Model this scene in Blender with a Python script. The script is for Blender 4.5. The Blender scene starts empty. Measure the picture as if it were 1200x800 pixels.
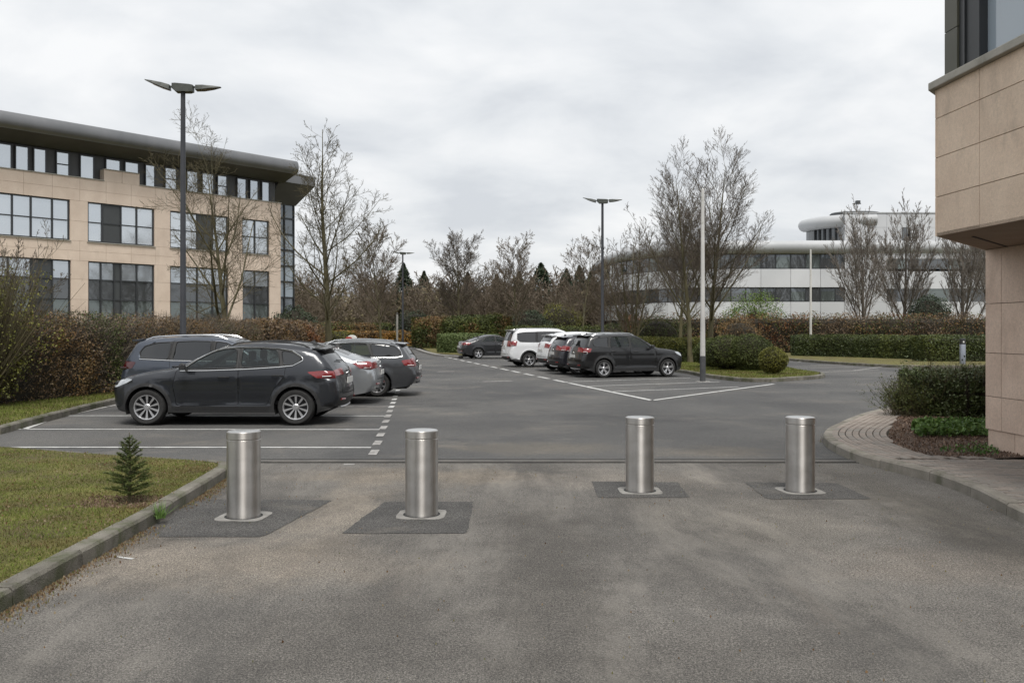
import bpy, bmesh, math, random
import numpy as np
from mathutils import Vector, Matrix, geometry
from math import sin, cos, pi, radians, sqrt
random.seed(7); RNG = np.random.default_rng(7)
SC = bpy.context.scene
COL = SC.collection

# ------------------------------------------------------------------ camera
EYE = 1.75; F = 1050.0; HZ = 385.0           # eye height, focal length in photo pixels, horizon row
cam = bpy.data.cameras.new('camera'); camo = bpy.data.objects.new('camera', cam); COL.objects.link(camo)
camo.location = (0, 0, EYE); camo.rotation_euler = (radians(90), 0, 0)
cam.sensor_width = 36; cam.lens = F * 36 / 1200; cam.shift_y = -(400 - HZ) / 1200
cam.clip_start = 0.05; cam.clip_end = 2000
SC.camera = camo
SC.render.resolution_x, SC.render.resolution_y = 1024, 682

# ------------------------------------------------------------------ sky
SUN_AZ, SUN_EL = 172.0, 62.0                 # azimuth clockwise from +Y (behind the camera, to the left)
W = bpy.data.worlds.new('World'); SC.world = W; W.use_nodes = True
nt = W.node_tree; nt.nodes.clear(); N = nt.nodes.new; Lk = nt.links.new
out = N('ShaderNodeOutputWorld'); bg = N('ShaderNodeBackground'); Lk(bg.outputs[0], out.inputs[0])
sky = N('ShaderNodeTexSky'); sky.sky_type = 'NISHITA'; sky.sun_disc = False
sky.sun_elevation = radians(SUN_EL); sky.sun_rotation = radians(SUN_AZ); sky.air_density = 1.0; sky.dust_density = 3.0
tc = N('ShaderNodeTexCoord'); sep = N('ShaderNodeSeparateXYZ'); Lk(tc.outputs['Generated'], sep.inputs[0])
# cloud layer: project the direction on a flat deck overhead
def vmath(op, a, b):
    n = N('ShaderNodeVectorMath'); n.operation = op
    for i, x in enumerate((a, b)):
        if isinstance(x, tuple): n.inputs[i].default_value = x
        else: Lk(x, n.inputs[i])
    return n.outputs[0]
def m1(op, a, b, clamp=False):
    n = N('ShaderNodeMath'); n.operation = op; n.use_clamp = clamp
    for i, x in enumerate((a, b)):
        if isinstance(x, (int, float)): n.inputs[i].default_value = x
        else: Lk(x, n.inputs[i])
    return n.outputs[0]
zc = m1('ADD', m1('MAXIMUM', sep.outputs['Z'], 0.0), 0.24)
cx = m1('DIVIDE', sep.outputs['X'], zc); cy = m1('DIVIDE', sep.outputs['Y'], zc)
cmb = N('ShaderNodeCombineXYZ'); Lk(cx, cmb.inputs[0]); Lk(m1('MULTIPLY', cy, 1.1), cmb.inputs[1])
n1 = N('ShaderNodeTexNoise'); n1.inputs['Scale'].default_value = 1.9; n1.inputs['Detail'].default_value = 7; n1.inputs['Roughness'].default_value = 0.52; n1.inputs['Distortion'].default_value = 0.25
Lk(cmb.outputs[0], n1.inputs['Vector'])
rp = N('ShaderNodeValToRGB'); Lk(n1.outputs['Fac'], rp.inputs[0])
e = rp.color_ramp.elements; e[0].position = 0.34; e[0].color = (0.350, 0.364, 0.382, 1); e[1].position = 0.64; e[1].color = (0.485, 0.488, 0.490, 1)
k = rp.color_ramp.elements.new(0.48); k.color = (0.415, 0.426, 0.437, 1)
# overcast sky: a little brighter towards the zenith
zb = m1('ADD', m1('MULTIPLY', m1('MAXIMUM', sep.outputs['Z'], 0.0), 0.22), 0.96)
cl = N('ShaderNodeMixRGB'); cl.blend_type = 'MULTIPLY'; cl.inputs[0].default_value = 1; Lk(rp.outputs[0], cl.inputs[1])
zz = N('ShaderNodeCombineXYZ'); [Lk(zb, zz.inputs[i]) for i in range(3)]; Lk(zz.outputs[0], cl.inputs[2])
sk = N('ShaderNodeMixRGB'); sk.blend_type = 'MULTIPLY'; sk.inputs[0].default_value = 1; Lk(sky.outputs[0], sk.inputs[1]); sk.inputs[2].default_value = (0.06, 0.06, 0.06, 1)
mx = N('ShaderNodeMixRGB'); mx.inputs[0].default_value = 0.93; Lk(sk.outputs[0], mx.inputs[1]); Lk(cl.outputs[0], mx.inputs[2])
Lk(mx.outputs[0], bg.inputs[0]); bg.inputs[1].default_value = 1.0

sun = bpy.data.lights.new('sun', 'SUN'); sun.energy = 1.5; sun.angle = radians(25); sun.color = (1, 0.965, 0.91)
suno = bpy.data.objects.new('sun', sun); COL.objects.link(suno)
_a = radians(SUN_AZ); _e = radians(SUN_EL)
sd = Vector((sin(_a) * cos(_e), cos(_a) * cos(_e), sin(_e)))
suno.rotation_euler = sd.to_track_quat('Z', 'Y').to_euler(); suno.location = (0, 0, 60)
VS = SC.view_settings; VS.view_transform = 'Standard'; VS.look = 'None'; VS.exposure = 1.02; VS.gamma = 1; VS.use_curve_mapping = False
SC.cycles.max_bounces = 6; SC.cycles.transparent_max_bounces = 12; SC.cycles.caustics_reflective = False; SC.cycles.caustics_refractive = False

# ------------------------------------------------------------------ materials
def mat(name, cols, scale=3.0, rough=0.8, bump=0.0, bscale=40.0, metal=0.0, detail=4.0, stretch=(1, 1, 1), coat=0.0, spec=0.5, pos=None, speckle=None, rvar=0.0, tone=False, dirt=None, distort=0.0, dstretch=None, drough=.62, vary=0.0, blobs=None):
    """principled material: noise between the given colours, optional fine speckle, large dirt patches and bump"""
    m = bpy.data.materials.new(name); m.use_nodes = True; t = m.node_tree; b = t.nodes['Principled BSDF']
    nn = t.nodes.new; lk = t.links.new
    b.inputs['Roughness'].default_value = rough; b.inputs['Metallic'].default_value = metal
    b.inputs['Specular IOR Level'].default_value = spec
    if coat: b.inputs['Coat Weight'].default_value = coat; b.inputs['Coat Roughness'].default_value = 0.03
    if isinstance(cols[0], (int, float)): cols = [cols]
    co = nn('ShaderNodeTexCoord'); mp = nn('ShaderNodeMapping'); mp.inputs['Scale'].default_value = stretch; lk(co.outputs['Object'], mp.inputs[0])
    if len(cols) == 1 and not tone:
        c = nn('ShaderNodeRGB'); c.outputs[0].default_value = (*cols[0], 1); cur = c.outputs[0]
    else:
        r = nn('ShaderNodeValToRGB'); els = r.color_ramp.elements
        pp = pos or [i / max(1, len(cols) - 1) * (1.0 if tone else 0.4) + (0 if tone else 0.3) for i in range(len(cols))]
        els[0].position = pp[0]; els[0].color = (*cols[0], 1); els[1].position = pp[-1]; els[1].color = (*cols[-1], 1)
        for p_, c_ in zip(pp[1:-1], cols[1:-1]): x = els.new(p_); x.color = (*c_, 1)
        if tone:
            a = nn('ShaderNodeAttribute'); a.attribute_name = 'tone'; lk(a.outputs['Fac'], r.inputs[0])
        else:
            n = nn('ShaderNodeTexNoise'); n.inputs['Scale'].default_value = scale; n.inputs['Detail'].default_value = detail; n.inputs['Distortion'].default_value = distort
            lk(mp.outputs[0], n.inputs['Vector']); lk(n.outputs['Fac'], r.inputs[0])
            if rvar:
                mr = nn('ShaderNodeMapRange'); lk(n.outputs['Fac'], mr.inputs[0]); mr.inputs[3].default_value = rough - rvar; mr.inputs[4].default_value = rough + rvar; lk(mr.outputs[0], b.inputs['Roughness'])
        cur = r.outputs[0]
    for sp in (speckle if isinstance(speckle, list) else [speckle] if speckle else []):   # (scale, lo, hi): multiply by fine value noise
        s = nn('ShaderNodeTexNoise'); s.inputs['Scale'].default_value = sp[0]; s.inputs['Detail'].default_value = 2; s.inputs['Roughness'].default_value = 0.7
        lk(co.outputs['Object'], s.inputs['Vector'])
        mr = nn('ShaderNodeMapRange'); lk(s.outputs['Fac'], mr.inputs[0]); hw_ = sp[3] if len(sp) > 3 else .18; mr.inputs[1].default_value = 0.5 - hw_; mr.inputs[2].default_value = 0.5 + hw_; mr.inputs[3].default_value = sp[1]; mr.inputs[4].default_value = sp[2]
        mu = nn('ShaderNodeVectorMath'); mu.operation = 'SCALE'; lk(cur, mu.inputs[0]); lk(mr.outputs[0], mu.inputs['Scale']); cur = mu.outputs[0]
    if dirt:                                      # (colour, scale, threshold, strength)
        for (dc, ds, th, st) in dirt:
            s = nn('ShaderNodeTexNoise'); s.inputs['Scale'].default_value = ds; s.inputs['Detail'].default_value = 8; s.inputs['Roughness'].default_value = drough; s.inputs['Distortion'].default_value = 0.3
            if dstretch: m3 = nn('ShaderNodeMapping'); m3.inputs['Scale'].default_value = dstretch; m3.inputs['Location'].default_value = (ds * 7, ds * 3, 0); lk(co.outputs['Object'], m3.inputs[0]); lk(m3.outputs[0], s.inputs['Vector'])
            else: lk(co.outputs['Object'], s.inputs['Vector'])
            mr = nn('ShaderNodeMapRange'); lk(s.outputs['Fac'], mr.inputs[0]); mr.inputs[1].default_value = th; mr.inputs[2].default_value = th + 0.16; mr.inputs[3].default_value = 0; mr.inputs[4].default_value = st
            mm = nn('ShaderNodeMixRGB'); lk(mr.outputs[0], mm.inputs[0]); lk(cur, mm.inputs[1]); mm.inputs[2].default_value = (*dc, 1); cur = mm.outputs[0]
    if blobs:                                     # worn or darkened areas with a place of their own: (x, y, rx, ry, colour, strength)
        wn = nn('ShaderNodeTexNoise'); wn.inputs['Scale'].default_value = 1.7; wn.inputs['Detail'].default_value = 9; wn.inputs['Roughness'].default_value = .7; lk(co.outputs['Object'], wn.inputs['Vector'])
        wv = nn('ShaderNodeVectorMath'); wv.operation = 'MULTIPLY_ADD'; lk(wn.outputs['Color'], wv.inputs[0]); wv.inputs[1].default_value = (1.7, 1.7, 0); lk(co.outputs['Object'], wv.inputs[2])
        for (bx_, by_, rx__, ry__, bc, bs) in blobs:
            s1 = nn('ShaderNodeVectorMath'); s1.operation = 'SUBTRACT'; lk(wv.outputs[0], s1.inputs[0]); s1.inputs[1].default_value = (bx_ + .85, by_ + .85, 0)
            s2 = nn('ShaderNodeVectorMath'); s2.operation = 'MULTIPLY'; lk(s1.outputs[0], s2.inputs[0]); s2.inputs[1].default_value = (1 / rx__, 1 / ry__, 0)
            s3 = nn('ShaderNodeVectorMath'); s3.operation = 'LENGTH'; lk(s2.outputs[0], s3.inputs[0])
            mr = nn('ShaderNodeMapRange'); mr.interpolation_type = 'SMOOTHSTEP'; lk(s3.outputs['Value'], mr.inputs[0]); mr.inputs[1].default_value = .25; mr.inputs[2].default_value = 1.15; mr.inputs[3].default_value = bs; mr.inputs[4].default_value = 0
            mm = nn('ShaderNodeMixRGB'); lk(mr.outputs[0], mm.inputs[0]); lk(cur, mm.inputs[1]); mu = nn('ShaderNodeVectorMath'); mu.operation = 'MULTIPLY'; lk(cur, mu.inputs[0]); mu.inputs[1].default_value = bc; lk(mu.outputs[0], mm.inputs[2]); cur = mm.outputs[0]
    if vary:                                      # each piece a little lighter or darker than its neighbours
        oi = nn('ShaderNodeObjectInfo'); mr = nn('ShaderNodeMapRange'); lk(oi.outputs['Random'], mr.inputs[0]); mr.inputs[3].default_value = 1 - vary; mr.inputs[4].default_value = 1 + vary
        mu = nn('ShaderNodeVectorMath'); mu.operation = 'SCALE'; lk(cur, mu.inputs[0]); lk(mr.outputs[0], mu.inputs['Scale']); cur = mu.outputs[0]
    lk(cur, b.inputs['Base Color'])
    if bump:
        n = nn('ShaderNodeTexNoise'); n.inputs['Scale'].default_value = bscale; n.inputs['Detail'].default_value = 5; lk(co.outputs['Object'], n.inputs['Vector'])
        bp = nn('ShaderNodeBump'); bp.inputs['Strength'].default_value = min(1.0, bump); bp.inputs['Distance'].default_value = 0.02 if bump <= 1 else 0.02 * bump
        lk(n.outputs['Fac'], bp.inputs['Height']); lk(bp.outputs[0], b.inputs['Normal'])
    return m

M = {}
# weathered light asphalt of the entrance drive and darker asphalt of the lot
M['asphalt_drive'] = mat('asphalt_drive', [(0.092, 0.085, 0.076), (0.126, 0.117, 0.105), (0.16, 0.149, 0.134)], 0.5, 0.92, 0.9, 130, detail=7, distort=0.6, pos=[0.33, 0.5, 0.66],
    speckle=[(120, 0.45, 1.6, .1), (62, 0.64, 1.36, .1), (26, 0.84, 1.16), (4, 0.9, 1.1)], dirt=[((0.066, 0.063, 0.059), 0.40, 0.50, 0.6), ((0.25, 0.232, 0.205), 0.5, 0.50, 0.6), ((0.05, 0.048, 0.045), 2.2, 0.62, 0.5), ((0.17, 0.145, 0.12), 1.1, .58, .35)], drough=.78, blobs=[(-2.3, 6.7, 1.9, .9, (1.6, 1.5, 1.38), .95), (-1.65, 8.7, .55, 1.8, (1.55, 1.45, 1.32), .85), (-1.2, 10.7, 1.8, .7, (1.4, 1.28, 1.12), .75), (1.2, 10.4, 1.6, .9, (1.55, 1.5, 1.44), .9), (2.3, 8.3, 1.2, 1.6, (1.35, 1.33, 1.28), .75), (0.25, 6.6, .55, 3.2, (.68, .67, .66), .85), (-3.15, 8.0, .35, 2.8, (.58, .57, .56), .85), (4.0, 8.6, .6, 3.4, (.68, .66, .62), .8), (3.2, 6.6, 1.2, .7, (1.2, 1.12, 1.05), .6), (1.4, 5.6, .9, 1.1, (1.2, 1.2, 1.2), .6), (-1.0, 5.2, .8, .8, (.76, .75, .74), .6)], dstretch=(1.6, .45, 1))
M['asphalt_lot'] = mat('asphalt_lot', [(0.056, 0.055, 0.0545), (0.076, 0.0745, 0.072), (0.10, 0.097, 0.092)], 0.22, 0.85, 0.6, 120, detail=8, distort=0.8, pos=[0.34, 0.5, 0.66],
    speckle=[(110, 0.5, 1.5, .12), (35, 0.82, 1.18)], blobs=[(.3, 13.2, 1.6, .8, (1.45, 1.32, 1.12), .7), (2.9, 12.8, 1.2, .7, (1.5, 1.35, 1.15), .7), (-.5, 16.5, 1.3, 2.2, (.72, .72, .73), .7), (2.2, 17.5, 2.0, 3.5, (.78, .78, .79), .7), (-1.5, 20.5, 1.2, 4, (1.2, 1.18, 1.14), .6), (-5.3, 17.2, 2.0, .8, (.55, .54, .54), .6), (-5.2, 21.6, 1.8, 2.0, (.6, .6, .6), .6), (6, 22, 2.4, 4, (.82, .82, .83), .6), (-5.5, 13.9, 2.0, .7, (1.2, 1.15, 1.08), .6)], drough=.72, dirt=[((0.038, 0.038, 0.039), 0.33, 0.51, 0.75), ((0.155, 0.14, 0.12), 0.5, 0.53, 0.6), ((0.036, 0.036, 0.037), 1.3, 0.58, 0.6)], rvar=0.1)  # some blobs darken the ground beneath the left-hand cars
M['asphalt_patch'] = mat('asphalt_patch', [(0.055, 0.053, 0.050), (0.088, 0.084, 0.079)], 2.2, 0.9, 0.8, 140, speckle=[(120, 0.5, 1.5, .1), (60, .65, 1.35, .12)], dirt=[((0.17, 0.15, 0.125), 1.3, 0.56, 0.5)])
M['marking'] = mat('marking_paint', [(0.36, 0.36, 0.35), (0.60, 0.60, 0.58)], 5, 0.75, 0.3, 120, dirt=[((0.14, 0.135, 0.13), 7, 0.55, 0.7)], speckle=(160, 0.8, 1.1))
M['marking_worn'] = mat('marking_paint_worn', [(0.22, 0.21, 0.20), (0.42, 0.41, 0.39)], 6, 0.8, 0.3, 120, dirt=[((0.12, 0.115, 0.11), 8, 0.48, 0.85)], speckle=(160, 0.75, 1.15))
M['kerb'] = mat('kerb_stone', [(0.20, 0.182, 0.152), (0.31, 0.285, 0.245)], 4, 0.9, 0.8, 90, speckle=(140, 0.75, 1.2), dirt=[((0.085, 0.09, 0.045), 2.4, 0.52, 0.7)], vary=.13)
M['kerb_mossy'] = mat('kerb_stone_mossy', [(0.12, 0.11, 0.088), (0.21, 0.195, 0.165)], 4, 0.9, 0.8, 90, speckle=(140, 0.7, 1.2), dirt=[((0.06, 0.07, 0.025), 2.8, 0.48, 0.8), ((0.05, 0.045, 0.035), 5, 0.55, 0.6)], vary=.15)
M['paver'] = mat('brick_paver', [(0.25, 0.21, 0.18), (0.34, 0.30, 0.26)], 3.0, 0.88, 0.7, 110, speckle=(120, 0.8, 1.15), dirt=[((0.13, 0.12, 0.09), 1.2, 0.56, 0.4)], vary=.09)
M['paver_b'] = mat('brick_paver_grey', [(0.225, 0.20, 0.175), (0.30, 0.275, 0.245)], 3.0, 0.88, 0.7, 110, speckle=(120, 0.8, 1.15), dirt=[((0.12, 0.115, 0.085), 1.2, 0.56, 0.4)], vary=.09)
M['joint'] = mat('paver_joint', [(0.022, 0.020, 0.014), (0.05, 0.048, 0.028)], 9, 0.95, 0.5, 80)
M['soil'] = mat('soil', [(0.05, 0.032, 0.022), (0.13, 0.09, 0.065)], 9, 0.95, 1.0, 60, speckle=(90, 0.6, 1.5))
M['turf'] = mat('turf', [(0.070, 0.055, 0.020), (0.105, 0.095, 0.022), (0.140, 0.128, 0.03)], 1.6, 0.95, 1.0, 70, detail=7, speckle=(60, 0.6, 1.4), dirt=[((0.10, 0.072, 0.035), 1.1, 0.52, 0.8)])
M['ground'] = mat('ground', [(0.05, 0.045, 0.022), (0.085, 0.08, 0.03)], 0.3, 0.95, 0.5, 10, detail=6)
M['leaf_grass'] = mat('grass_blade', [(0.105, 0.072, 0.034), (0.115, 0.098, 0.030), (0.090, 0.115, 0.022), (0.15, 0.185, 0.035), (0.20, 0.17, 0.075)], rough=0.8, tone=True, spec=0.2)
M['litter'] = mat('leaf_litter', [(0.09, 0.05, 0.025), (0.20, 0.13, 0.07), (0.30, 0.24, 0.16), (0.12, 0.13, 0.04)], rough=0.8, tone=True, spec=0.2)
M['mulch'] = mat('mulch_chip', [(0.07, 0.042, 0.03), (0.19, 0.125, 0.09), (0.34, 0.25, 0.19)], rough=0.9, tone=True, spec=0.2)
def steel():
    m = bpy.data.materials.new('brushed_steel'); m.use_nodes = True; t = m.node_tree; b = t.nodes['Principled BSDF']; nn = t.nodes.new; lk = t.links.new
    b.inputs['Metallic'].default_value = 1; b.inputs['Base Color'].default_value = (0.50, 0.475, 0.445, 1)
    co = nn('ShaderNodeTexCoord'); mp = nn('ShaderNodeMapping'); mp.inputs['Scale'].default_value = (1, 1, 0.012); lk(co.outputs['Object'], mp.inputs[0])
    n = nn('ShaderNodeTexNoise'); n.inputs['Scale'].default_value = 420; n.inputs['Detail'].default_value = 3; lk(mp.outputs[0], n.inputs['Vector'])
    mr = nn('ShaderNodeMapRange'); lk(n.outputs['Fac'], mr.inputs[0]); mr.inputs[3].default_value = 0.34; mr.inputs[4].default_value = 0.46; lk(mr.outputs[0], b.inputs['Roughness'])
    bp = nn('ShaderNodeBump'); bp.inputs['Strength'].default_value = 0.25; bp.inputs['Distance'].default_value = 0.0006; lk(n.outputs['Fac'], bp.inputs['Height']); lk(bp.outputs[0], b.inputs['Normal'])
    b.inputs['Anisotropic'].default_value = 0.92; b.inputs['Anisotropic Rotation'].default_value = 0.25; tg_ = nn('ShaderNodeTangent'); tg_.direction_type = 'RADIAL'; tg_.axis = 'Z'; lk(tg_.outputs[0], b.inputs['Tangent'])
    # faint grime towards the foot
    s = nn('ShaderNodeTexNoise'); s.inputs['Scale'].default_value = 7; s.inputs['Detail'].default_value = 6; lk(co.outputs['Object'], s.inputs['Vector'])
    r = nn('ShaderNodeValToRGB'); lk(s.outputs['Fac'], r.inputs[0]); r.color_ramp.elements[0].position = 0.35; r.color_ramp.elements[0].color = (0.46, 0.44, 0.415, 1); r.color_ramp.elements[1].position = 0.65; r.color_ramp.elements[1].color = (0.56, 0.54, 0.515, 1)
    lk(r.outputs[0], b.inputs['Base Color'])
    return m
M['steel'] = steel()
M['steel_cap'] = mat('steel_cap', [(0.62, 0.615, 0.60), (0.72, 0.715, 0.70)], 8, 0.30, 0.15, 200, metal=1)
M['concrete'] = mat('concrete', [(0.20, 0.192, 0.178), (0.31, 0.30, 0.28)], 7, 0.9, 0.6, 90, speckle=(150, 0.8, 1.15), dirt=[((0.15, 0.14, 0.12), 4, 0.56, 0.5)])
M['dark_slot'] = mat('dark_slot', [(0.02, 0.02, 0.02)], rough=0.9)
M['stone'] = mat('cream_stone', [(0.61, 0.495, 0.405), (0.71, 0.59, 0.49)], 1.2, 0.75, 0.15, 60, speckle=[(40, 0.93, 1.06), (170, 0.93, 1.06)], dirt=[((0.44, 0.35, 0.275), 0.5, 0.54, 0.4), ((0.42, 0.34, 0.27), 1.1, 0.60, 0.5)], dstretch=(1, 1, .45), vary=.035)
M['stone_near'] = mat('beige_stone', [(0.64, 0.50, 0.385), (0.73, 0.585, 0.455)], 2.0, 0.7, 0.2, 90, speckle=[(28, 0.93, 1.07), (130, 0.88, 1.1)], dirt=[((0.42, 0.315, 0.23), 1.4, 0.56, 0.4), ((0.76, 0.64, 0.52), 22, 0.66, 0.5), ((0.36, 0.285, 0.22), 2.6, 0.58, 0.5)], dstretch=(1, 1, .4), vary=.045)
M['stone_pier'] = mat('pinkish_stone', [(0.60, 0.455, 0.36), (0.70, 0.545, 0.44)], 2.4, 0.7, 0.2, 90, speckle=[(28, 0.9, 1.08), (130, 0.88, 1.1)], dirt=[((0.42, 0.305, 0.23), 1.9, 0.54, 0.4), ((0.78, 0.66, 0.55), 24, 0.62, 0.6), ((0.36, 0.27, 0.21), 2.6, 0.58, 0.5)], dstretch=(1, 1, .4), vary=.05)
M['stone_gap'] = mat('stone_gap', [(0.20, 0.145, 0.10)], rough=0.9)
M['stone_gap_far'] = mat('stone_gap_far', [(0.40, 0.29, 0.21)], rough=0.9)
M['coping'] = mat('coping', [(0.30, 0.29, 0.25), (0.38, 0.36, 0.32)], 4, 0.7, 0.2, 60, dirt=[((0.16, 0.15, 0.12), 3, 0.56, 0.5)])
M['frame'] = mat('window_frame_grey', [(0.030, 0.033, 0.036)], rough=0.45)
M['panel_dark'] = mat('dark_panel', [(0.045, 0.05, 0.053), (0.06, 0.065, 0.068)], 0.7, 0.5)
M['cladding'] = mat('attic_cladding', [(0.045, 0.047, 0.048), (0.07, 0.07, 0.07)], 0.8, 0.55, 0.1, 20)
M['roof_metal'] = mat('roof_metal', [(0.17, 0.175, 0.18), (0.23, 0.23, 0.235)], 0.9, 0.45, 0.05, 10, metal=0.75, stretch=(1, 1, 0.3))
M['soffit'] = mat('soffit', [(0.07, 0.068, 0.063), (0.10, 0.098, 0.09)], 0.7, 0.6, 0.1, 20)
M['olive_panel'] = mat('olive_panel', [(0.075, 0.075, 0.055), (0.095, 0.092, 0.07)], 1.5, 0.5)
M['white_panel'] = mat('white_metal_panel', [(0.52, 0.535, 0.555), (0.62, 0.63, 0.65)], 0.25, 0.45, 0.05, 10, vary=.06, dirt=[((0.40, 0.40, 0.40), 0.3, 0.6, 0.4)])
M['white_roof'] = mat('grey_white_roof', [(0.36, 0.37, 0.38), (0.46, 0.47, 0.48)], 0.25, 0.5, dirt=[((0.28, 0.28, 0.27), 0.4, 0.58, 0.4)])
def glass(name, tint, rough=0.03, see=0.0, metal=0.0):
    m = bpy.data.materials.new(name); m.use_nodes = True; t = m.node_tree; b = t.nodes['Principled BSDF']; nn = t.nodes.new; lk = t.links.new
    b.inputs['Base Color'].default_value = (*tint, 1); b.inputs['Roughness'].default_value = rough; b.inputs['Specular IOR Level'].default_value = 0.9; b.inputs['IOR'].default_value = 1.55; b.inputs['Metallic'].default_value = metal
    co = nn('ShaderNodeTexCoord'); n = nn('ShaderNodeTexNoise'); n.inputs['Scale'].default_value = 1.3; n.inputs['Detail'].default_value = 1; lk(co.outputs['Object'], n.inputs['Vector'])
    bp = nn('ShaderNodeBump'); bp.inputs['Strength'].default_value = 0.05; bp.inputs['Distance'].default_value = 0.05; lk(n.outputs['Fac'], bp.inputs['Height']); lk(bp.outputs[0], b.inputs['Normal'])
    if see:
        tr = nn('ShaderNodeBsdfTransparent'); tr.inputs[0].default_value = (0.75, 0.85, 0.82, 1); ms = nn('ShaderNodeMixShader'); ms.inputs[0].default_value = 1 - see
        lk(tr.outputs[0], ms.inputs[1]); lk(b.outputs[0], ms.inputs[2]); lk(ms.outputs[0], t.nodes['Material Output'].inputs[0])
    return m
M['pane'] = glass('pane', (0.16, 0.18, 0.20), metal=.5); M['pane_dark'] = glass('pane_dark', (0.13, 0.138, 0.145), metal=.6); M['pane_light'] = glass('pane_light', (0.34, 0.40, 0.46), 0.08)
M['pane_mid'] = glass('pane_mid', (0.50, 0.54, 0.58), .05, metal=.7); M['pane_green'] = glass('pane_green', (0.17, 0.195, 0.19), metal=.6)
M['pane_sky'] = glass('pane_sky', (0.60, 0.64, 0.68), .06, metal=.75); M['pane_tint'] = glass('pane_tint', (0.09, 0.09, 0.088), metal=.5)
M['blind'] = mat('blind', [(0.40, 0.41, 0.42)], rough=0.7)
M['car_glass'] = glass('car_glass', (0.014, 0.018, 0.019), 0.02, 0.5); M['car_glass_dark'] = glass('car_glass_dark', (0.008, 0.009, 0.010), 0.02, 0.0)
M['pole'] = mat('dark_pole_paint', [(0.026, 0.028, 0.034), (0.038, 0.04, 0.047)], 3, 0.5, 0.05, 30)
M['lamp_head'] = mat('lamp_head', [(0.045, 0.052, 0.045), (0.075, 0.08, 0.07)], 6, 0.5)
M['lamp_lens'] = mat('lamp_lens', [(0.10, 0.075, 0.06)], rough=0.3)
M['white_pole'] = mat('white_pole_paint', [(0.45, 0.44, 0.42), (0.62, 0.61, 0.58)], 2.5, 0.6, 0.1, 40, dirt=[((0.22, 0.22, 0.16), 3, 0.57, 0.7)], stretch=(1, 1, 0.3))
M['pole_foot'] = mat('pole_foot_paint', [(0.05, 0.052, 0.055), (0.075, 0.075, 0.078)], 4, 0.7)
M['bark'] = mat('mossy_bark', [(0.060, 0.052, 0.030), (0.105, 0.092, 0.045), (0.13, 0.12, 0.085)], 3.2, 0.9, 1.0, 30, stretch=(1, 1, 0.35))
M['bark_grey'] = mat('grey_bark', [(0.075, 0.062, 0.050), (0.13, 0.112, 0.095)], 3.2, 0.9, 0.6, 30, stretch=(1, 1, 0.35))
M['twig'] = mat('twig', [(0.075, 0.06, 0.045), (0.13, 0.105, 0.08)], 0.8, 0.9)
M['twig_green'] = mat('twig_green', [(0.065, 0.055, 0.028), (0.105, 0.088, 0.045)], 0.8, 0.9)
M['twig_pale'] = mat('twig_pale', [(0.15, 0.128, 0.108), (0.225, 0.20, 0.175)], 0.8, 0.9)
M['twig_far'] = mat('twig_far', [(0.11, 0.085, 0.062), (0.175, 0.14, 0.105)], 0.08, 0.95)
def leafmat(key, cols, rough=0.6, spec=0.3): M[key] = mat('foliage_' + key, cols, rough=rough, tone=True, spec=spec)
leafmat('leaf_brown', [(0.055, 0.036, 0.020), (0.12, 0.075, 0.038), (0.15, 0.11, 0.05), (0.20, 0.10, 0.035), (0.145, 0.14, 0.05)])
leafmat('leaf_rust', [(0.06, 0.022, 0.014), (0.11, 0.045, 0.022), (0.20, 0.085, 0.022), (0.12, 0.055, 0.03)])
leafmat('leaf_maroon', [(0.075, 0.050, 0.034), (0.13, 0.088, 0.058), (0.175, 0.13, 0.085), (0.19, 0.12, 0.06)])
leafmat('leaf_orange', [(0.12, 0.06, 0.015), (0.26, 0.13, 0.03), (0.36, 0.20, 0.05), (0.12, 0.13, 0.03)])
leafmat('leaf_box', [(0.030, 0.042, 0.014), (0.055, 0.075, 0.022), (0.09, 0.115, 0.032)], 0.5, 0.4)
leafmat('leaf_green', [(0.030, 0.040, 0.012), (0.062, 0.078, 0.020), (0.115, 0.13, 0.028)])
leafmat('leaf_pale', [(0.055, 0.075, 0.025), (0.10, 0.135, 0.045), (0.15, 0.19, 0.07)])
leafmat('leaf_yellow', [(0.05, 0.055, 0.012), (0.11, 0.112, 0.020), (0.20, 0.19, 0.035)])
leafmat('leaf_bright', [(0.05, 0.10, 0.015), (0.10, 0.17, 0.025), (0.17, 0.22, 0.04)])
leafmat('leaf_conifer', [(0.018, 0.028, 0.018), (0.038, 0.054, 0.030), (0.062, 0.080, 0.042)])  # greens lightened a little to stand in for distance haze
leafmat('leaf_cover', [(0.04, 0.08, 0.018), (0.09, 0.16, 0.035), (0.14, 0.23, 0.06)], 0.5)
leafmat('leaf_brush', [(0.085, 0.066, 0.046), (0.14, 0.11, 0.076), (0.145, 0.13, 0.065), (0.19, 0.15, 0.11)], 0.9)
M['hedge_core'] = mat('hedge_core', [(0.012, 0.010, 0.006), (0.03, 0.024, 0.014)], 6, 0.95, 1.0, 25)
M['needle'] = mat('needle', [(0.030, 0.046, 0.014), (0.07, 0.10, 0.026), (0.15, 0.17, 0.04)], rough=0.6, tone=True, spec=0.3)
def paint(name, c, c2=None, metal=0.5, rough=0.32):
    return mat(name, [c, c2 or tuple(x * 1.12 for x in c)], 900, rough, metal=metal, coat=0.7)
M['tyre'] = mat('tyre_rubber', [(0.018, 0.018, 0.018), (0.03, 0.029, 0.028)], 12, 0.85, 0.3, 60)
M['alloy'] = mat('alloy', [(0.58, 0.58, 0.59)], rough=0.32, metal=0.85)
M['alloy_dark'] = mat('alloy_dark', [(0.03, 0.03, 0.032)], rough=0.5, metal=0.3)
M['black_plastic'] = mat('black_plastic', [(0.018, 0.018, 0.019), (0.028, 0.028, 0.028)], 30, 0.6)
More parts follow.
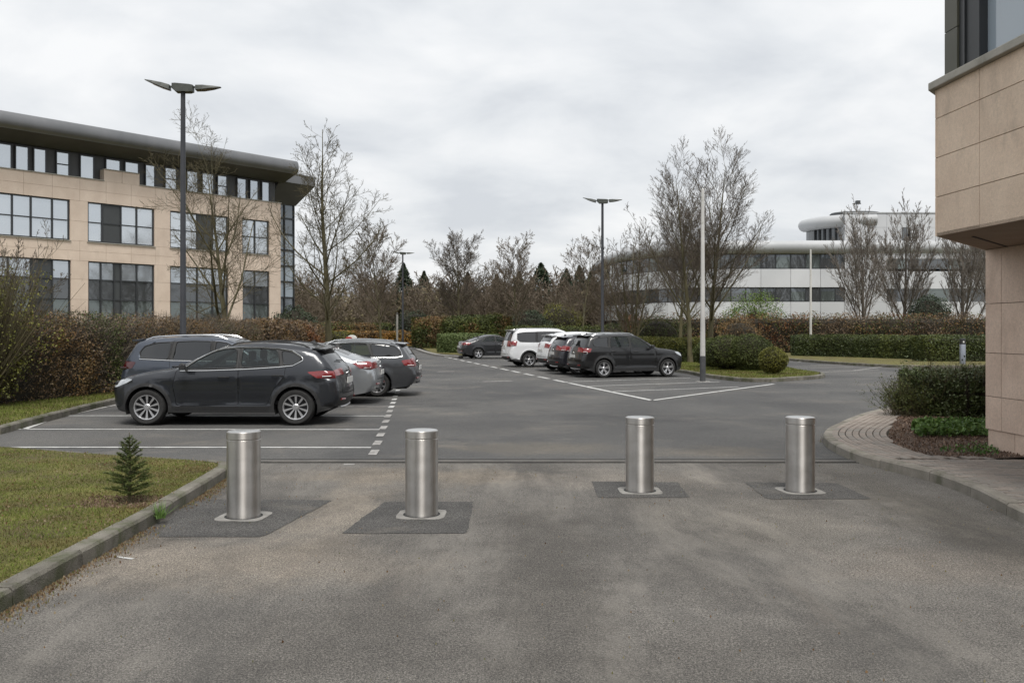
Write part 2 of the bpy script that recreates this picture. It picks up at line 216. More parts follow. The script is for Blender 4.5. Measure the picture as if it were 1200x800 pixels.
M['black_gap'] = mat('black_gap', [(0.006, 0.006, 0.006)], rough=0.9)
M['chrome'] = mat('chrome', [(0.68, 0.69, 0.70)], rough=0.18, metal=1)
M['tail_red'] = mat('tail_red', [(0.16, 0.006, 0.008), (0.24, 0.012, 0.014)], 40, 0.12, coat=1, spec=0.7)
M['tail_dark'] = mat('tail_dark', [(0.05, 0.004, 0.006)], rough=0.12, coat=1)
M['lamp_clear'] = mat('lamp_clear', [(0.42, 0.44, 0.46), (0.60, 0.62, 0.63)], 20, 0.12, metal=0.6, coat=1)
M['seat_fabric'] = mat('seat_fabric', [(0.03, 0.03, 0.03), (0.045, 0.044, 0.043)], 20, 0.9)
M['plate_white'] = mat('number_plate', [(0.62, 0.62, 0.60)], rough=0.5)
M['plate_yellow'] = mat('plate_yellow', [(0.5, 0.42, 0.18)], rough=0.5)
M['red_paint'] = mat('red_paint', [(0.35, 0.03, 0.02)], rough=0.5)
M['white_paint'] = mat('white_paint', [(0.7, 0.7, 0.69)], rough=0.5)

# ------------------------------------------------------------------ helpers
def link(o, parent=None):
    COL.objects.link(o)
    if parent is not None: o.parent = parent
    return o
def tag(o, label, cat, group=None):
    o['label'] = label; o['category'] = cat
    if group: o['group'] = group
    return o
def thing(name, label, cat, loc=(0, 0, 0), rz=0.0, group=None):
    o = bpy.data.objects.new(name, None); COL.objects.link(o); o.location = loc; o.rotation_euler = (0, 0, rz); o.empty_display_size = 0.2
    return tag(o, label, cat, group)
def mk(name, V, Fc, material, parent=None, smooth=False, origin=None, tone=None):
    """mesh object from arrays; origin (or parent's location when origin is 'p') is subtracted from world coordinates"""
    V = np.asarray(V, dtype=np.float64).reshape(-1, 3)
    if origin is not None: V = V - np.array(origin)
    me = bpy.data.meshes.new(name)
    if isinstance(Fc, np.ndarray) and Fc.ndim == 2:
        n, k_ = Fc.shape
        me.vertices.add(len(V)); me.vertices.foreach_set('co', V.ravel().astype(np.float32))
        me.loops.add(n * k_); me.loops.foreach_set('vertex_index', Fc.ravel().astype(np.int32))
        me.polygons.add(n); me.polygons.foreach_set('loop_start', (np.arange(n) * k_).astype(np.int32))
        me.update(calc_edges=True)
    else:
        me.from_pydata([tuple(v) for v in V], [], [tuple(int(i) for i in f) for f in Fc]); me.update()
    if smooth: me.polygons.foreach_set('use_smooth', np.ones(len(me.polygons), dtype=bool))
    if tone is not None:
        a = me.attributes.new('tone', 'FLOAT', 'FACE'); a.data.foreach_set('value', np.asarray(tone, dtype=np.float32))
    mats = material if isinstance(material, (list, tuple)) else [material]
    for m_ in mats: me.materials.append(m_)
    o = bpy.data.objects.new(name, me); link(o, parent)
    if origin is not None and parent is None: o.location = origin
    return o
def put(name, me, parent, loc=(0, 0, 0), rz=0.0):
    o = bpy.data.objects.new(name, me); link(o, parent); o.location = loc; o.rotation_euler = (0, 0, rz); return o
def copy_tree(o, parent=None):
    c = o.copy(); COL.objects.link(c); c.parent = parent
    for ch in list(o.children): copy_tree(ch, c)
    return c

class MB:
    """collects vertices and faces of one part"""
    def __init__(s): s.v = []; s.f = []
    def add(s, vs, fs):
        n = len(s.v); s.v += [tuple(v) for v in vs]; s.f += [tuple(i + n for i in f) for f in fs]; return s
    def box(s, a, b, Mx=None):
        x0, y0, z0 = a; x1, y1, z1 = b
        vs = [(x0, y0, z0), (x1, y0, z0), (x1, y1, z0), (x0, y1, z0), (x0, y0, z1), (x1, y0, z1), (x1, y1, z1), (x0, y1, z1)]
        if Mx is not None: vs = [tuple(Mx @ Vector(v)) for v in vs]
        return s.add(vs, [(0, 3, 2, 1), (4, 5, 6, 7), (0, 1, 5, 4), (1, 2, 6, 5), (2, 3, 7, 6), (3, 0, 4, 7)])
    def lathe(s, prof, n=24, Mx=None, axis='z', cap=True):
        vs = []; fs = []; m = len(prof)
        for i in range(n):
            a = 2 * pi * i / n
            for (r, h) in prof:
                v = Vector((r * cos(a), r * sin(a), h)) if axis == 'z' else Vector((r * cos(a), h, r * sin(a)))
                vs.append(tuple(Mx @ v) if Mx is not None else tuple(v))
        for i in range(n):
            j = (i + 1) % n
            for q in range(m - 1): fs.append((i * m + q, j * m + q, j * m + q + 1, i * m + q + 1))
        if cap:
            if prof[0][0] > 1e-6: fs.append(tuple(i * m for i in range(n))[::-1])
            if prof[-1][0] > 1e-6: fs.append(tuple(i * m + m - 1 for i in range(n)))
        return s.add(vs, fs)
    def tube(s, pts, r, n=6, closed=False):
        pts = [Vector(p) for p in pts]; K = len(pts); rr = r if isinstance(r, (list, tuple)) else [r] * K
        vs = []; fs = []
        for i, p in enumerate(pts):
            a = pts[(i - 1) % K] if (closed or i) else p; b = pts[(i + 1) % K] if (closed or i < K - 1) else p
            t = (b - a).normalized(); u = t.orthogonal().normalized() if abs(t.z) > .95 else Vector((0, 0, 1)).cross(t).normalized(); w = t.cross(u)
            for q in range(n): vs.append(tuple(p + (u * cos(2 * pi * q / n) + w * sin(2 * pi * q / n)) * rr[i]))
        for i in range(K if closed else K - 1):
            j = (i + 1) % K
            for q in range(n): fs.append((i * n + q, i * n + (q + 1) % n, j * n + (q + 1) % n, j * n + q))
        if not closed: fs.append(tuple(range(n))[::-1]); fs.append(tuple((K - 1) * n + q for q in range(n)))
        return s.add(vs, fs)
    def prism(s, poly, z0, z1):
        n = len(poly); vs = [(x, y, z0) for x, y in poly] + [(x, y, z1) for x, y in poly]
        fs = [tuple(range(n))[::-1], tuple(range(n, 2 * n))] + [(i, (i + 1) % n, n + (i + 1) % n, n + i) for i in range(n)]
        return s.add(vs, fs)
    def mesh(s, name, material, smooth=False):
        me = bpy.data.meshes.new(name); me.from_pydata(s.v, [], s.f); me.update(); me.materials.append(material)
        if smooth:
            me.polygons.foreach_set('use_smooth', np.ones(len(me.polygons), dtype=bool)); 
            try: me.set_sharp_from_angle(angle=radians(35))
            except Exception: pass
        return me
    def build(s, name, material, parent=None, smooth=False, bevel=0.0):
        me = s.mesh(name, material, smooth)
        o = bpy.data.objects.new(name, me); link(o, parent)
        if bevel:
            b = o.modifiers.new('bevel', 'BEVEL'); b.width = bevel; b.segments = 2; b.limit_method = 'ANGLE'
        return o
def structure(o): o['kind'] = 'structure'; return o
def stuff(o): o['kind'] = 'stuff'; return o
def in_poly(P, poly):
    """vectorised point in polygon; P (n,2)"""
    x = P[:, 0]; y = P[:, 1]; c = np.zeros(len(P), bool); n = len(poly)
    for i in range(n):
        x0, y0 = poly[i]; x1, y1 = poly[(i + 1) % n]
        if y0 == y1: continue
        cond = ((y0 > y) != (y1 > y)) & (x < (x1 - x0) * (y - y0) / (y1 - y0) + x0)
        c ^= cond
    return c
def gp(px, py, z=0.0):
    """ground point seen at photo pixel (px, py) on the plane at height z"""
    Y = (EYE - z) * F / (py - HZ); return ((px - 600) / F * Y, Y)
def sheet(name, poly, z, material, sub=0):
    """flat sheet from an outline (world coordinates)"""
    V, E, Fs = geometry.delaunay_2d_cdt([Vector(p) for p in poly], [], [list(range(len(poly)))], 1, 1e-5)[:3]
    o = mk(name, [(v[0], v[1], z) for v in V], [tuple(f) for f in Fs], material); return o
def resample(pts, step, closed=False):
    P = [Vector(p) for p in pts] + ([Vector(pts[0])] if closed else []); out_ = []; 
    d = [0]
    for a, b in zip(P, P[1:]): d.append(d[-1] + (b - a).length)
    n = max(2, int(round(d[-1] / step)) + 1)
    for i in range(n):
        s_ = d[-1] * i / (n - 1); j = max(0, min(len(P) - 2, int(np.searchsorted(d, s_)) - 1))
        t = (s_ - d[j]) / max(1e-9, d[j + 1] - d[j]); out_.append(P[j].lerp(P[j + 1], t))
    return out_
def smooth_line(pts, n=8):
    """Catmull-Rom through the points"""
    P = [Vector(p) for p in pts]; P = [P[0] * 2 - P[1]] + P + [P[-1] * 2 - P[-2]]; o_ = []
    for i in range(1, len(P) - 2):
        p0, p1, p2, p3 = P[i - 1:i + 3]
        for k_ in range(n):
            t = k_ / n; o_.append(0.5 * ((2 * p1) + (p2 - p0) * t + (2 * p0 - 5 * p1 + 4 * p2 - p3) * t * t + (3 * p1 - p0 - 3 * p2 + p3) * t ** 3))
    o_.append(P[-2]); return o_
# ================================================================== GROUND
g = structure(mk('ground', [(-400, -60, -0.06), (400, -60, -0.06), (400, 700, -0.06), (-400, 700, -0.06)], [(0, 1, 2, 3)], M['ground']))
structure(sheet('car_park_asphalt', [(-9.6, 8.0), (60, 8.0), (60, 60), (26, 60), (24, 100), (-13, 100), (-13, 60), (-16, 14), (-16, 8)], -0.008, M['asphalt_lot']))
structure(sheet('entrance_road', [(-3.35, -3), (7, -3), (7, 11.68), (-3.9, 11.68), (-3.3, 10.9)], 0.0, M['asphalt_drive']))
# dark asphalt patches round the bollards
BOL = [(-2.50, 8.35), (-0.85, 8.43), (1.38, 9.67), (3.11, 9.67)]
def pxpoly(pts, z=0.0): return [gp(x, y, z) for x, y in pts]
patches = [pxpoly([(186, 629), (308, 629), (390, 586), (213, 585)]), pxpoly([(400, 625), (547, 625), (555, 588), (451, 588)]),
           pxpoly([(693, 564), (794, 565), (808, 583), (701, 583)]), pxpoly([(872, 565), (980, 566), (1022, 584.5), (899, 584.5)])]
def ragged(pts, j=.007):
    R_ = resample([(*p, 0) for p in pts], .07, True)[:-1]; return [(p.x + random.gauss(0, j * .6), p.y + random.gauss(0, j * .6)) for p in R_]
for pts in patches: structure(sheet('asphalt_patch', ragged(pts), 0.004, M['asphalt_patch']))
# slot drain across the entrance: two lips and a dark slot
structure(MB().box((-3.75, 11.70, -0.02), (4.55, 11.715, 0.003)).build('drain_slot', M['dark_slot']))
structure(MB().box((-3.75, 11.80, -0.02), (4.6, 11.96, 0.003)).build('drain_channel', mat('drain_iron', [(0.075, 0.071, 0.066), (0.12, 0.112, 0.10)], 3, 0.85, 0.5, 60, speckle=(120, .6, 1.4))))
structure(MB().box((-3.75, 12.02, -0.02), (4.6, 12.03, 0.001)).build('drain_slot', M['dark_slot']))

# ---- markings of the parking bays (thin sheets)
def strip(a, b, w, name='bay_marking', m='marking', z=0.0):
    a = Vector(a); b = Vector(b); d = (b - a).normalized(); n = Vector((-d.y, d.x)) * w / 2
    P = [a - n, b - n, b + n, a + n]
    return structure(mk(name, [(p.x, p.y, z) for p in P], [(0, 1, 2, 3)], M[m]))
LR = [((435, 524), 13.22), ((445, 503), 15.57), ((452, 487), 18.0), ((456.5, 476.5), 20.15), ((459.5, 468), 22.4), ((462, 460), 24.6)]
rx = [-2.08, -2.30, -2.52, -2.72, -2.95, -3.2]
lx = [-9.0, -9.0, -9.05, -9.15, -9.25, -9.35]
for (pp, Y), xr, xl in zip(LR, rx, lx):
    strip((xl + (-0.9 if Y < 14 else 0), Y + 0.05), (xr, Y), 0.10, m='marking' if Y < 19 else 'marking_worn')
for a, b in (((-8.55, 14.6), (-9.0, 18.2)), ((-9.0, 18.2), (-9.35, 24.6))): strip(a, b, 0.10, m='marking_worn')
strip((-8.5, 15.6), (-8.9, 17.2), 0.1)
y = 12.45
while y < 30:      # dashes along the bay mouths
    t = (y - 13.2) / 11.4; x = -2.02 - 1.15 * t
    strip((x, y), (x - 0.03, y + 0.52), 0.12, 'dash_marking', m='marking_worn' if y < 19 else 'marking'); y += 1.06
strip((-2.1, 11.5), (-2.1, 11.6), 0.14, 'dash_marking', m='marking_worn', z=0.004)
# right-hand rows
A0 = Vector((3.42, 21.9)); A1 = Vector((-3.96, 54.7)); dl = (A1 - A0).normalized()
def onl(s): return A0 + dl * s
strip(A0, (8.3, 28.4), 0.13)
strip(A0, onl(7.2), 0.15)
s = 7.5
while s < 40: strip(onl(s), onl(s + 1.5), 0.16, 'dash_marking'); s += 2.2
bd = Vector((cos(radians(27)), sin(radians(27))))
for s, ln in ((3.1, 4.6), (5.45, 5.2), (7.8, 5.2), (10.9, 5.0), (13.4, 5), (16.0, 5), (18.6, 5), (21.4, 5), (24.2, 5), (27, 5), (29.8, 5)):
    strip(onl(s), onl(s) + bd * ln, 0.11, m='marking' if s < 9 else 'marking_worn')
# faint markings of the far rows right of the island and worn arrows on the aisle
for a, b in (((930, 432), (1000, 430)), ((950, 428), (1060, 425)), ((985, 424), (1020, 421)), ((940, 437), (1030, 433)), ((935, 424), (960, 421)), ((1000, 434), (1048, 428)), ((1040, 422), (1110, 421))):
    strip(gp(*a), gp(*b), 0.14, m='marking_worn')
for a, b in (((512, 435.5), (532, 435)), ((566, 447), (600, 446)), ((538, 421.5), (562, 421))): strip(gp(*a), gp(*b), 0.22, m='marking_worn')
strip(gp(134, 652), gp(156, 655), 0.03, 'chalk_mark', z=0.004)

# ---- kerbs: every kerb stone is a part
def kerb(name, pts, inward, m, width=0.14, h=0.12, stone=0.95, fine=10, maxn=300):
    """kerb stones along a smooth line; the body lies on the inward side"""
    P = smooth_line([(*p, 0) for p in pts], fine); P = resample(P, 0.19)
    root = bpy.data.objects.new(name, None); COL.objects.link(root); root['kind'] = 'structure'
    per = max(1, int(round(stone / 0.19))); i = 0
    while i < len(P) - 1:
        seg = P[i:i + per + 1]; i += per
        if len(seg) < 2: break
        vs = []; fs = []; g_ = 0.006; hh = h + random.uniform(-.004, .004)
        for q, p in enumerate(seg):
            a = seg[max(0, q - 1)]; b = seg[min(len(seg) - 1, q + 1)]; d = (b - a).normalized(); n = Vector((-d.y, d.x, 0)) * inward
            pp = p + d * (g_ if q == 0 else -g_ if q == len(seg) - 1 else 0)
            for (o_, z_) in ((0, -0.05), (0.004, hh - .022), (0.022, hh), (width, hh + .002), (width, -0.05)): vs.append(tuple(pp + n * o_ + Vector((0, 0, z_))))
        K = 5
        for q in range(len(seg) - 1):
            for r_ in range(K - 1): fs.append((q * K + r_, q * K + r_ + 1, (q + 1) * K + r_ + 1, (q + 1) * K + r_))
        fs += [tuple(range(K)), tuple((len(seg) - 1) * K + r_ for r_ in range(K))[::-1]]
        if inward > 0: fs = [f[::-1] for f in fs]
        mk('kerb_stone', vs, fs, m, root)
    # dark bed under the joints
    vs = []; fs = []
    for q, p in enumerate(P):
        a = P[max(0, q - 1)]; b = P[min(len(P) - 1, q + 1)]; d = (b - a).normalized(); n = Vector((-d.y, d.x, 0)) * inward
        for o_, z_ in ((0.012, -0.05), (0.03, h - .02), (width - .01, h - .02)): vs.append(tuple(p + n * o_ + Vector((0, 0, z_))))
    for q in range(len(P) - 1):
        for r_ in range(2): fs.append((q * 3 + r_, q * 3 + r_ + 1, q * 3 + r_ + 4, q * 3 + r_ + 3))
    mk('joint_bed', vs, fs, M['joint'], root)
    return [(p.x, p.y) for p in P]
LK = [(-3.02, -2), (-3.08, 2), (-3.14, 5.55), (-3.17, 6.93), (-3.2, 8.11), (-3.28, 9.6), (-3.36, 10.6), (-3.48, 11.02), (-3.75, 11.2), (-4.3, 11.42), (-5.6, 11.9), (-7.2, 12.6), (-10, 13.3), (-16, 14.2)]
kerb('left_kerb', LK[:9], 1, M['kerb_mossy'])
kerb('left_back_kerb', LK[8:], 1, M['kerb_mossy'], width=0.07, h=0.105)
RK = [(4.0, -2), (4.3, 2.5), (4.5, 6.3), (4.59, 8.03), (4.77, 9.25), (4.80, 10.2), (4.64, 11.04), (4.53, 11.8), (4.66, 13.26), (5.02, 14.4), (5.65, 15.55), (6.9, 17.5), (8.3, 19.2), (9.8, 20.7), (13, 22.8), (20, 26)]
RKP = kerb('right_kerb', RK, -1, M['kerb'])
# narrow verge behind the left bays
LV = [(-7.6, 11.9 + 0.9), (-8.5, 14.9), (-8.95, 18.2), (-9.2, 20.6), (-9.5, 25.2), (-8.6, 26.3), (-6.3, 26.8), (-5.9, 28), (-6.2, 40), (-7.2, 58), (-9.3, 80), (-12, 88)]
kerb('verge_kerb', LV[1:], 1, M['kerb_mossy'], stone=1.0)
ISL = [(0.2, 60), (1.7, 54), (3.9, 46), (5.3, 40), (6.66, 36), (6.95, 32.4), (7.5, 29.9), (8.3, 29.45), (9.2, 30.0), (10.8, 31.5), (11.6, 33.4), (11.7, 36.7), (12.6, 44), (14.5, 52), (13.0, 62)]
kerb('island_kerb', ISL, 1, M['kerb_mossy'], stone=1.0)
FK = [(15.6, 58), (15.2, 50), (15.8, 45.0), (16.8, 41.2), (18.0, 39.9), (22, 40.0), (30, 40.2), (40, 40.4)]
kerb('far_kerb', FK, 1, M['kerb_mossy'], stone=1.0)
kerb('aisle_kerb', [(-3.2, 53.6), (-5.2, 58.5), (-7.8, 72.5)], -1, M['concrete'], width=0.3, stone=1.5)

# ---- raised ground behind the kerbs
def offs(pts, d):
    P = [Vector(p) for p in pts]; o_ = []
    for i, p in enumerate(P):
        a = P[max(0, i - 1)]; b = P[min(len(P) - 1, i + 1)]; t = (b - a).normalized(); o_.append((p.x - t.y * d, p.y + t.x * d))
    return o_
lawn_poly = offs(LK, 0.10) + [(-30, 14.4), (-30, -2)]
structure(sheet('front_lawn', lawn_poly, 0.108, M['turf']))
structure(sheet('side_verge', offs(LV[1:], 0.10) + [(-60, 88), (-60, 14.9), (-30, 14.9)], 0.108, M['turf']))
structure(sheet('planted_island', offs(ISL, 0.10) + [(11, 66), (-1, 64)], 0.108, M['turf']))
structure(sheet('far_verge', offs(FK, 0.10) + [(60, 41), (60, 61), (15.8, 61)], 0.108, M['turf']))
structure(sheet('end_verge', [(-60, 84.5), (-8.8, 84.5), (-7.6, 75.5), (-5.3, 60), (-3.0, 55.5), (-1.2, 60), (-1.2, 64.5), (14, 66.5), (17.5, 55), (60, 60), (60, 160), (-60, 160)], 0.112, M['turf']))
# paving behind the right kerb
BED = [gp(x, y, .12) for x, y in ((1170, 536.5), (1110, 534.5), (1078, 531.5), (1050, 522), (1040, 511), (1044, 500), (1052, 489), (1064, 483), (1100, 470))] + [(12, 21.3), (14, 14), (9.5, 12.2)]
inner = offs(RK, -0.12)
structure(sheet('pavement_bed', inner + [(30, 26), (30, -2)], 0.088, M['joint']))
_strip = [p for p in inner if p[1] < 11.6]
structure(sheet('pavement_edge_fill', [(p[0] + .01, p[1]) for p in _strip] + [(p[0] + .24, p[1]) for p in _strip[::-1]], 0.114, M['paver_b']))
structure(sheet('planting_bed', BED, 0.116, M['soil']))
PV = bpy.data.objects.new('brick_pavement', None); COL.objects.link(PV); PV['kind'] = 'structure'
inner_s = [(p.x, p.y) for p in smooth_line([(x, y, 0) for x, y in inner], 6)]
area = inner_s + [(30, 26), (30, -2)]
def brick_mesh(lx_, ly_, mm):
    b = MB(); c = 0.005; x = lx_ / 2; y = ly_ / 2
    b.add([(-x, -y, 0), (x, -y, 0), (x, y, 0), (-x, y, 0), (-x, -y, .03), (x, -y, .03), (x, y, .03), (-x, y, .03), (-x + c, -y + c, .036), (x - c, -y + c, .036), (x - c, y - c, .036), (-x + c, y - c, .036)],
          [(0, 1, 5, 4), (1, 2, 6, 5), (2, 3, 7, 6), (3, 0, 4, 7), (4, 5, 9, 8), (5, 6, 10, 9), (6, 7, 11, 10), (7, 4, 8, 11), (8, 9, 10, 11)])
    return b.mesh('brick', mm)
BM = [brick_mesh(.191, .090, M['paver']), brick_mesh(.190, .089, M['paver_b']), brick_mesh(.190, .088, M['paver'])]
bricks = []
# straight part in running courses across the walk, curved part in courses that follow the kerb
ang = 0.0
for r_ in range(-5, 60):
    for c_ in range(0, 34):
        x = 4.5 + c_ * 0.2 + (0.1 if r_ % 2 else 0); y = 5.4 + r_ * 0.1
        if y > 11.2: continue
        bricks.append((x, y, ang))
cc = [Vector((*p, 0)) for p in inner_s]
for row in range(0, 13):
    line = [Vector((*p, 0)) for p in offs([(p[0], p[1]) for p in inner_s], -(0.055 + row * 0.1))]
    line = [p for p in line if p.y > 11.15 and p.x < 12]
    if len(line) < 3: continue
    R_ = resample(line, 0.2)
    for i in range(len(R_) - 1):
        a = R_[i]; b = R_[i + 1]; d = b - a
        if d.length < 0.17 or d.length > .23: continue
        md = (a + b) / 2 + d * (0.5 if row % 2 else 0) * 0.98; bricks.append((md.x, md.y, math.atan2(d.y, d.x)))
BP = np.array([(b[0], b[1]) for b in bricks])
shr = [(p[0], p[1]) for p in offs(inner_s, -0.045)] + [(30, 26), (30, -2)]
ok = in_poly(BP, shr) & ~in_poly(BP, BED)
# keep out of the pier
ok &= ~((BP[:, 0] > 6.45) & (BP[:, 1] < 12.3) & (BP[:, 1] > 4))
vis = [(BP[i, 1], bricks[i]) for i in np.nonzero(ok)[0] if BP[i, 0] / BP[i, 1] < 0.62 and BP[i, 1] > 7.4]
vis.sort(key=lambda t: t[0])
seen = []
for i, (Y_, b) in enumerate(vis):
    zz_ = 0.088 + random.uniform(-.0025, .0025)
    if len(seen) and any((b[0] - q[0]) ** 2 + (b[1] - q[1]) ** 2 < 0.0064 for q in seen[-90:]): continue
    seen.append(b)
sv = []; sf = []
for i, b in enumerate(seen):
    mm = random.choice(BM)
    if i < 299: put('brick', mm, PV, (b[0], b[1], 0.088 + random.uniform(-.0025, .0025)), b[2] + random.uniform(-.008, .008))
    else:
        R_ = Matrix.Translation((b[0], b[1], .088 + random.uniform(-.0025, .0025))) @ Matrix.Rotation(b[2], 4, 'Z'); n_ = len(sv)
        sv += [tuple(R_ @ v.co) for v in BM[0].vertices]; sf += [tuple(n_ + k_ for k_ in p.vertices) for p in BM[0].polygons]
if sv: stuff(mk('farther_bricks', sv, sf, M['paver'], PV))
# ================================================================== LEFT OFFICE BUILDING
class Wall:
    """upright plane: origin o, direction d along it, outward normal n; boxes are given as t0,t1,z0,z1,depth0,depth1"""
    def __init__(s, o, ang_, flip=1):
        s.o = Vector((*o, 0)); s.d = Vector((cos(ang_), sin(ang_), 0)); s.n = Vector((sin(ang_), -cos(ang_), 0)) * flip
    def p(s, t, z, q=0): v = s.o + s.d * t + s.n * q; return (v.x, v.y, z)
    def box(s, mb, t0, t1, z0, z1, q0, q1):
        vs = [s.p(t0, z0, q0), s.p(t1, z0, q0), s.p(t1, z0, q1), s.p(t0, z0, q1), s.p(t0, z1, q0), s.p(t1, z1, q0), s.p(t1, z1, q1), s.p(t0, z1, q1)]
        fs = [(0, 3, 2, 1), (4, 5, 6, 7), (0, 1, 5, 4), (1, 2, 6, 5), (2, 3, 7, 6), (3, 0, 4, 7)]
        mb.add(vs, fs); return mb
def one(w, name, m, parent, *a): return w.box(MB(), *a).build(name, m, parent)
LB = thing('office_building', 'cream stone three storey office block with grey metal overhanging roof on the left', 'building')
CX, CY = -15.49, 60.0; A40 = math.atan2(.766, .643); FW = Wall((CX, CY), A40)
def tp(px):
    k = (px - 600) / 1050; return (k * CY - CX) / (.643 - k * .766)
TL = -31.0
win = []          # t0,t1,z0,z1, kind, mullions, dark
for a, b, mul, dk in ((-75, 82, [-55, -38, -12, 15, 37, 62], []), (103, 181, [120.6, 142.5, 161], [(120.6, 142.5)]), (199.5, 267.5, [215, 232, 250], [(232, 250)]), (284, 315.5, [299.5], [])):
    win.append((tp(a), tp(b), 6.62, 8.85, [tp(x) for x in mul], [7.72], [(tp(x), tp(y)) for x, y in dk], 'up'))
for a, b, mul, dk in ((-75, 83, [-55, -38, -12, 10, 37, 62], [(37, 62)]), (103.5, 181, [119, 134.5, 142.5, 161], [(134.5, 142.5)]), (199.5, 267.5, [215, 232, 250], []), (284.5, 315.8, [299.5], [])):
    win.append((tp(a), tp(b), 1.5, 5.53, [tp(x) for x in mul], [2.3, 3.38, 4.5], [(tp(x), tp(y)) for x, y in dk], 'low'))
ZTOP = 10.12
# backing wall (recessed joints colour) and stone panels with openings
one(FW, 'wall_core', M['stone_gap_far'], LB, TL, 0.0, 0.0, 1.5, -0.6, -0.02)
zc_ = [0, .75, 1.5, 2.3, 3.38, 4.5, 5.53, 6.07, 6.62, 7.72, 8.85, 9.48, ZTOP]
opens = [(w[0], w[1], w[2], w[3]) for w in win]
npan = 0
for z0, z1 in zip(zc_, zc_[1:]):
    cuts = [(TL, 0.0)]
    for (a, b, c, d) in opens:
        if c < (z0 + z1) / 2 < d:
            cuts = [(x, y) for s0, s1 in cuts for x, y in ((s0, min(a, s1)), (max(b, s0), s1)) if y - x > .02]
    for s0, s1 in cuts:
        # core behind the panels
        if z0 >= 1.5: one(FW, 'wall_core', M['stone_gap_far'], LB, s0, s1, z0, z1, -0.6, -0.02)
        n_ = max(1, int(round((s1 - s0) / 1.45)))
        for i in range(n_):
            t0 = s0 + (s1 - s0) * i / n_; t1 = s0 + (s1 - s0) * (i + 1) / n_
            if t1 < -25 and z1 < 6: continue
            one(FW, 'stone_panel', M['stone'], LB, t0 + .006, t1 - .006, z0 + .006, z1 - .006, -.02, 0.0); npan += 1
# raised stone parapet piece
ta, tb = tp(122), tp(163.5)
one(FW, 'stone_panel', M['stone'], LB, ta, (ta + tb) / 2 - .01, ZTOP, 10.78, -.5, 0.0); one(FW, 'stone_panel', M['stone'], LB, (ta + tb) / 2 + .01, tb, ZTOP, 10.78, -.5, 0.0)
one(FW, 'coping_strip', M['coping'], LB, TL, ta - .002, ZTOP, ZTOP + .05, -.5, .05); one(FW, 'coping_strip', M['coping'], LB, tb + .002, .04, ZTOP, ZTOP + .05, -.5, .05); one(FW, 'coping_strip', M['coping'], LB, ta, tb, 10.78, 10.83, -.5, .05)
def window(w, parent, t0, t1, z0, z1, mul, tra, darks, q=-.16, fw=.07, panes=('pane',), sill=True, thick=()):
    f = MB(); fd = .09
    w.box(f, t0, t1, z0, z0 + fw, q, q + fd); w.box(f, t0, t1, z1 - fw, z1, q, q + fd); w.box(f, t0, t0 + fw, z0 + fw, z1 - fw, q, q + fd); w.box(f, t1 - fw, t1, z0 + fw, z1 - fw, q, q + fd)
    ts = [t0 + fw] + sorted(mul) + [t1 - fw]; zs = [z0 + fw] + sorted(tra) + [z1 - fw]
    for t in mul: w.box(f, t - fw * .55, t + fw * .55, z0 + fw, z1 - fw, q + .003, q + fd + .01)
    for i in range(len(ts) - 1):
        for z in tra: w.box(f, ts[i] + fw * .55, ts[i + 1] - fw * .55, z - fw * .45, z + fw * .45, q + .003, q + fd - .005)
    fo = f.build('window', M['frame'], parent)
    if sill: one(w, 'sill', M['coping'], fo, t0 - .05, t1 + .05, z0 - .05, z0 - .002, -.15, .06)
    for i in range(len(ts) - 1):
        md = (ts[i] + ts[i + 1]) / 2; dk = any(a < md < b for a, b in darks)
        for j in range(len(zs) - 1):
            if dk: one(w, 'infill_panel', M['panel_dark'], fo, ts[i], ts[i + 1], zs[j], zs[j + 1], q + .02, q + .05)
            else:
                pm = panes[min(j, len(panes) - 1)]
                ob = one(w, 'pane', M[pm], fo, ts[i], ts[i + 1], zs[j], zs[j + 1], q + .02, q + .03)
    return fo
for (a, b, c, d, mul, tra, dk, kd) in win:
    mul = [t for t in mul if a < t < b]
    window(FW, LB, a, b, c, d, mul, tra, dk, panes=('pane_sky',) if kd == 'up' else ('pane_green', 'pane_green', 'pane_dark', 'pane_mid'))
# rooms behind are not seen: reveals in stone
for (a, b, c, d, *_r) in win:
    m_ = MB(); FW.box(m_, a - .01, a, c, d, -.6, -.021); FW.box(m_, b, b + .01, c, d, -.6, -.021); m_.build('reveal', M['stone'], LB)
one(FW, 'inner_wall', M['cladding'], LB, TL, -.02, 0.0, 12.0, -.9, -.62)
# attic storey set back, with its windows
one(FW, 'attic_wall', M['cladding'], LB, TL, -.3, ZTOP, 12.3, -.60, -.50)
att = [(-75, -45, 1), (-40, -14, 1), (-10, 14, 0), (17, 34, 0), (38.5, 54.5, 0), (65, 81.5, 1), (93, 110.5, 0), (123, 141.5, 2), (145.5, 163, 2), (169.5, 182, 0), (192.5, 207.5, 1), (218, 232.5, 0), (236, 251, 0), (254, 266.5, 1), (277, 289, 0), (292, 303, 0), (306, 316, 0)]
def tpb(px, q):       # same, on a plane set back by q
    ox, oy = CX + q * -.766 * -1 * -1, CY + q * .643
    k = (px - 600) / 1050; return (k * oy - ox) / (.643 - k * .766)
for a, b, kd in att:
    t0, t1 = tpb(a, .45), tpb(b, .45)
    window(FW, LB, t0, t1, 10.84 if kd == 2 else ZTOP + .06, 11.52, [], [10.82] if kd == 1 else [], [], q=-.47, fw=.06, panes=('pane_sky',), sill=False)
